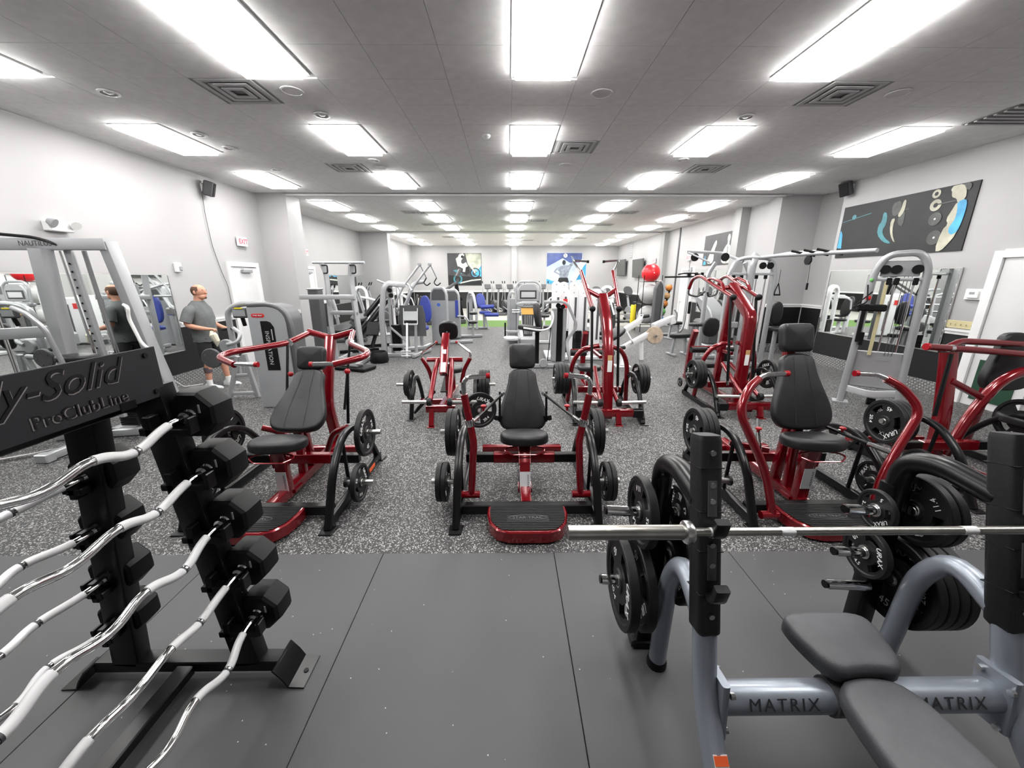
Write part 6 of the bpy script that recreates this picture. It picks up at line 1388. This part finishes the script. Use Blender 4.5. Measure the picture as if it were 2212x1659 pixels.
# ------------------------------------------------------------------ right: pulley station, crossover bar and tower
t = thing('cable_station', 'large silver multi-pulley cable station behind the right red machines', 'exercise machine', (5.2, 8.5, 0))
for x, y in ((-.48, .0), (.50, .0), (-.48, .9), (.50, .9)): MB().rtube([(x, y, .03), (x, y, 2.05), (x*.7, y, 2.30)], .08, .08, .1).build('post', 'silver_paint', t)
MB().rtube([(-.05, -.05, .03), (-.05, -.05, 2.2), (.05, .05, 2.42), (.35, .5, 2.42)], .14, .09, .15).build('main_mast', 'silver_paint', t)
MB().tube([(-.48, 0, 2.03), (-.40, 0, 2.30), (-.2, 0, 2.36), (.25, 0, 2.36), (.44, 0, 2.30), (.50, 0, 2.03)], .04, 12, .12).build('front_arch', 'silver_paint', t)
MB().rtube([(-.48, 0, 2.03), (.50, 0, 2.03)], .06, .05).build('cross_tube', 'silver_paint', t)
for x in (-.35, -.18, .14, .34):
    MB().cyl((x, .05, .12), (x, .05, 2.03), .017, 8).build('guide_rod', 'chrome', t); MB().cyl((x, .05, 1.93), (x, .05, 2.03), .035, 10).build('rubber_bumper', 'black_matte', t)
stack(t, -.27, .08, .12, 18, .2, .12); stack(t, .24, .08, .12, 20, .2, .12)
MB().rtube([(-.05, .3, 2.30), (-.25, .8, 2.50), (-.95, 1.1, 2.56)], .06, .06, .08).build('lat_boom', 'silver_paint', t)
MB().rtube([(-.5, .85, 2.3), (-.95, 1.05, 2.53)], .05, .04).build('boom_brace', 'silver_paint', t)
pulley(t, (-.80, 1.0, 2.42), (0, 1, 0), .09); pulley(t, (.18, -.05, 2.2), (0, 1, 0), .07); pulley(t, (.34, -.05, 2.2), (0, 1, 0), .07); pulley(t, (-.35, .5, 2.4), (0, 1, 0), .09)
MB().cyl((-.90, 1.0, 2.38), (-.90, 1.0, 2.1), .006, 6).build('cable', 'dark_grey', t)
MB().rtube([(-.55, 0, .05), (.6, 0, .05)], .09, .08).build('base_rail', 'silver_paint', t); MB().rtube([(0, -.05, .05), (0, 1.1, .05)], .09, .08).build('base_rail', 'silver_paint', t); MB().rtube([(-.55, .9, .05), (.6, .9, .05)], .09, .08).build('base_rail', 'silver_paint', t)
MB().box((-.27, -.02, .95), (.26, .05, .14), b=.02).build('foot_block', 'grey_plastic', t)
MB().pad(smooth_poly([(-.13, 0), (.13, 0), (.13, .5), (-.13, .5)], 2), .08, .03, .01, T(.72, .1, .95) @ RX(90)).build('back_pad', 'leather', t)
MB().pad(smooth_poly([(-.16, -.2), (.16, -.2), (.16, .2), (-.16, .2)], 2), .08, .03, .01, T(.70, -.12, .84)).build('seat', 'leather', t)
MB().rtube([(.55, .1, 1.2), (.72, .1, 1.2)], .06, .08).build('pad_arm', 'silver_paint', t); MB().rtube([(.70, -.05, .03), (.70, -.05, .84)], .07, .07).build('seat_post', 'silver_paint', t)
MB().pad(smooth_poly([(-.2, -.12), (.2, -.12), (.2, .12), (-.2, .12)], 2), .07, .03, .01, T(-.75, .55, .86)).build('knee_roller_pad', 'leather', t); MB().rtube([(-.75, .55, .05), (-.75, .55, .86)], .06, .06).build('knee_post', 'silver_paint', t)
lb = MB().tube([(5.2-1.15, 9.5, 2.03), (5.2-1.0, 9.5, 2.06), (5.2-.78, 9.5, 2.06), (5.2-.62, 9.5, 2.03)], .016, 8, .05).build('lat_bar', 'black_matte'); tag(lb, 'black pulldown bar hanging from the left boom of the cable station', 'cable bar')
hd = thing('stirrup', 'black stirrup handle hanging on the right side of the cable station', 'cable handle', (5.78, 8.45, 1.62))
MB().tube([(0, 0, .22), (-.05, 0, .05), (-.05, 0, -.02), (.07, 0, -.02), (.05, 0, .06), (0, 0, .22)], .010, 6, .02).build('strap', 'black_matte', hd); MB().cyl((-.055, 0, -.02), (.075, 0, -.02), .016, 8).build('grip', 'black_matte', hd); MB().cyl((0, 0, .2), (0, 0, .5), .006, 6).build('cable', 'dark_grey', hd)
# crossover bar between station and tower
t = thing('crossover_bar', 'long silver overhead bar with pull-up grips joining cable station and right tower', 'pull-up bar', (0, 0, 2.36))
MB().tube([(5.25, 8.3, .0), (5.36, 7.95, .02), (5.68, 6.2, .0)], .035, 12, .1).build('beam', 'silver_paint', t)
MB().tube([(5.45, 8.45, .02), (5.52, 7.9, .06), (5.58, 7.3, .05)], .028, 10, .1).build('upper_beam', 'silver_paint', t)
for y, s_ in ((7.45, 1), (7.2, -1), (6.95, 1)):
    x = 5.36+(7.95-y)*.183
    MB().tube([(x-.14, y+.12, .08), (x, y, .03), (x+.16, y-.10, -.02)], .022, 10, .05).build('pullup_grip', 'black_matte', t)
pulley(t, (5.46, 7.3, -.10), (1, 0, 0), .08); MB().cyl((5.47, 7.25, -.12), (5.47, 7.22, -.55), .006, 6).build('cable', 'dark_grey', t); MB().cyl((5.47, 7.22, -.5), (5.47, 7.22, -.62), .018, 8).build('cable_stop', 'black_matte', t)
# tower: local x from left post to right post
t = thing('cable_tower', 'tall silver cable tower with arched top and pulleys in front of the right mirror', 'exercise machine', (5.70, 5.77, 0), -37)
W = .28
MB().rtube([(-W-.05, 0, .03), (-W, 0, 2.05), (-W+.10, 0, 2.28), (W-.10, 0, 2.30), (W, 0, 2.08), (W+.05, 0, .03)], .09, .12, .16, .03, up=(0, 1, 0), fn=8).build('arch_frame', 'silver_paint', t)
MB().rtube([(-W+.02, .45, .03), (-W+.02, .45, 2.0)], .08, .08).build('rear_post', 'silver_paint', t)
for s_ in (-1, 1): MB().box((s_*(W+.05), -.02, .012), (.2, .2, .024)).build('foot', 'silver_paint', t)
sp_ = MB().prism([(-.30, .28), (.30, .28), (.27, .85), (-.27, .85)], -.03, .03, T(0, .06, 0) @ RX(90), b=.01).build('lower_shroud', 'silver_paint', t)
MB().prism(pill(.18, .05), .03, .036, T(.05, .06, .74) @ RX(90)).build('badge', 'grey_plastic', sp_)
MB().rtube([(-W, -.02, .24), (0, -.10, .20), (W, -.02, .24)], .06, .10, .1).build('kick_rail', 'label_silver', t)
MB().rtube([(-W, 0, 1.93), (W, 0, 1.93)], .06, .05).build('cross_tube', 'silver_paint', t); MB().box((0, .03, 2.08), (.42, .06, .22), b=.01).build('pulley_plate', 'silver_paint', t)
for x in (-.17, -.05, .17): pulley(t, (x, -.03, 2.07), (0, 1, 0), .062)
for x in (-.10, -.02, .18): MB().box((x, -.02, 1.90), (.06, .05, .10), b=.01).build('cable_clamp', 'black_matte', t)
for x in (-.02, .18): MB().cyl((x, .06, .86), (x, .06, 1.9), .014, 8).build('guide_rod', 'chrome', t)
MB().rtube([(-.12, -.02, .80), (-.12, -.02, 1.9)], .045, .03).build('index_strip', 'beige_plastic', t)
for x in (.06, .1, .14): MB().cyl((x, .02, .8), (x, .02, 2.0), .004, 6).build('cable', 'dark_grey', t)
MB().box((-W+.02, -.10, 1.05), (.05, .06, .2), b=.01).build('carriage', 'black_matte', t)
MB().box((-W+.05, -.12, 1.52), (.34, .10, .10), b=.02).build('pulley_carriage', 'black_matte', t); MB().box((-W-.03, -.14, 1.25), (.05, .03, .5), b=.008).build('strap', 'black_matte', t)
MB().tube([(-W-.05, -.1, 1.85), (-W-.02, -.2, 1.6), (-W-.18, -.22, 1.52), (-W+.02, -.1, 1.75)], .01, 6, .05).build('rope', 'black_matte', t)
MB().sphere((-W-.01, -.12, 1.66), .035, 10).build('red_knob', 'ball_red', t); MB().sphere((-W-.02, -.08, 1.92), .025, 10).build('green_knob', 'ball_green', t)
MB().cyl((0, .08, .05), (.1, .08, .05), .06, 12).build('base_pulley', 'black_matte', t)
stack(t, .08, .22, .3, 14, .24, .14)
# benches right of the aisle
for (x, y, rz, l) in ((5.5, 12.75, 20, 'small flat black bench near the rear doorway, farther one'), (4.45, 9.9, 10, 'small flat black bench beside the red high row, nearer one')):
    t = thing('flat_bench', l, 'bench', (x, y, 0), rz, 'small black benches')
    MB().pad(smooth_poly([(-.28, -.13), (.28, -.13), (.28, .13), (-.28, .13)], 2), .10, .035, .005, T(0, 0, .46)).build('pad', 'leather', t)
    MB().rtube([(-.2, 0, .03), (-.15, 0, .46)], .06, .06).build('leg', 'silver_paint', t); MB().rtube([(.2, 0, .03), (.15, 0, .46)], .06, .06).build('leg', 'silver_paint', t)
    for s_ in (-1, 1): MB().rtube([(s_*.2, -.2, .03), (s_*.2, .2, .03)], .06, .05).build('foot_rail', 'silver_paint', t)
# adaptive cross trainer by right wall mirror
t = thing('cross_trainer', 'pale grey cross trainer with sweeping side cover by the right rear mirror', 'cardio machine', (5.95, 11.4, 0), 90)
MB().prism(smooth_poly([(-.5, .72), (-.15, .72), (.5, 1.25), (.75, 1.35), (.55, 1.45), (.05, 1.30), (-.45, 1.0)], 1), -.22, .22, RX(90), b=.03).build('side_cover', 'grey_plastic', t)
MB().box((.1, 0, .40), (1.0, .5, .7), b=.08).build('body', 'dark_grey', t); MB().rtube([(-.5, -.1, .10), (-.3, -.1, .9)], .05, .05).build('strut', 'silver_paint', t)
MB().tube([(.5, -.25, 1.2), (.6, -.28, 1.45), (.5, -.28, 1.6)], .025, 8, .06).build('handle', 'label_silver', t); MB().box((0, 0, .05), (1.6, .6, .1), b=.02).build('base', 'silver_paint', t)
# ------------------------------------------------------------------ more machines along the far left side (seen between others and in the mirrors)
def white_machine(label, x, y, rz):
    t = thing('white_press_machine', label, 'exercise machine', (x, y, 0), rz, 'white machines at the far left')
    MB().rtube([(-.3, 0, .03), (-.3, 0, 1.5), (-.2, 0, 1.66), (.0, 0, 1.66), (.1, 0, 1.5), (.1, 0, .03)], .09, .10, .12, up=(0, 1, 0)).build('tower_frame', 'white_paint', t)
    stack(t, -.1, .0, .12, 14, .24, .14); MB().rtube([(-.3, 0, .05), (.9, -.1, .05)], .09, .08).build('base_rail', 'white_paint', t)
    MB().pad(smooth_poly([(-.2, -.2), (.2, -.2), (.2, .2), (-.2, .2)], 2), .09, .03, .01, T(.6, -.05, .46)).build('seat', 'leather', t)
    MB().pad(smooth_poly([(-.17, 0), (.17, 0), (.15, .65), (-.15, .65)], 2), .09, .03, .01, T(.85, -.05, .60) @ RZ(-90) @ RX(80)).build('backrest', 'leather', t)
    MB().rtube([(.6, -.05, .05), (.6, -.05, .46)], .08, .08).build('seat_post', 'white_paint', t); MB().rtube([(.95, -.05, .05), (.93, -.05, 1.1)], .08, .08).build('back_post', 'white_paint', t)
    for s_ in (-1, 1): MB().tube([(.1, s_*.3, 1.3), (.4, s_*.3, 1.2), (.5, s_*.28, .9)], .025, 8, .08).build('press_arm', 'white_paint', t)
    MB().rtube([(-.1, -.35, 1.35), (.12, -.3, 1.3), (.12, .3, 1.3)], .06, .06).build('cross_arm', 'white_paint', t)
white_machine('white seated press machine in front of the far left mirror, nearest one', -4.9, 13.4, 20)
white_machine('white seated press machine in front of the far left mirror, middle one', -4.3, 15.5, 35)
white_machine('white seated press machine beside the far left pillar', -4.9, 17.2, 15)
for i, (x, y) in enumerate(((-5.6, 15.0), (-5.7, 16.4), (-5.4, 12.2))): elliptical('black elliptical trainer by the far left mirror, %s' % ['middle one', 'farthest one', 'nearest one'][i], x, y, -80)
def white_cabinet(label, x, y, rz):
    t = thing('white_weight_tower', label, 'exercise machine', (x, y, 0), rz, 'white towers behind the centre cluster')
    MB().box((0, 0, .72), (.46, .30, 1.36), b=.03).build('cabinet', 'white_paint', t); MB().box((-.12, -.155, 1.15), (.12, .012, .16)).build('red_sign', 'print_red', t)
    MB().box((.1, -.155, .7), (.05, .01, 1.0)).build('stack_slot', 'dark_grey', t); MB().rtube([(-.2, 0, .05), (.9, 0, .05)], .09, .08).build('base_rail', 'white_paint', t)
    MB().pad(smooth_poly([(-.2, -.2), (.2, -.2), (.2, .2), (-.2, .2)], 2), .09, .03, .01, T(.65, 0, .46)).build('seat', 'leather', t); MB().rtube([(.65, 0, .05), (.65, 0, .46)], .08, .08).build('seat_post', 'white_paint', t)
white_cabinet('white weight tower with red sign behind the console machine', .62, 11.8, 0)
white_cabinet('white weight tower behind the white multi-station gym', 1.75, 13.2, 10)
white_machine('white seated press machine behind the middle white towers', 3.3, 13.6, 160)
white_machine('white seated press machine near the turf behind the pulldown', 2.0, 15.2, 170)
for o in bpy.data.objects:
    if o.name.startswith('lettering'): o['kind'] = 'stuff'
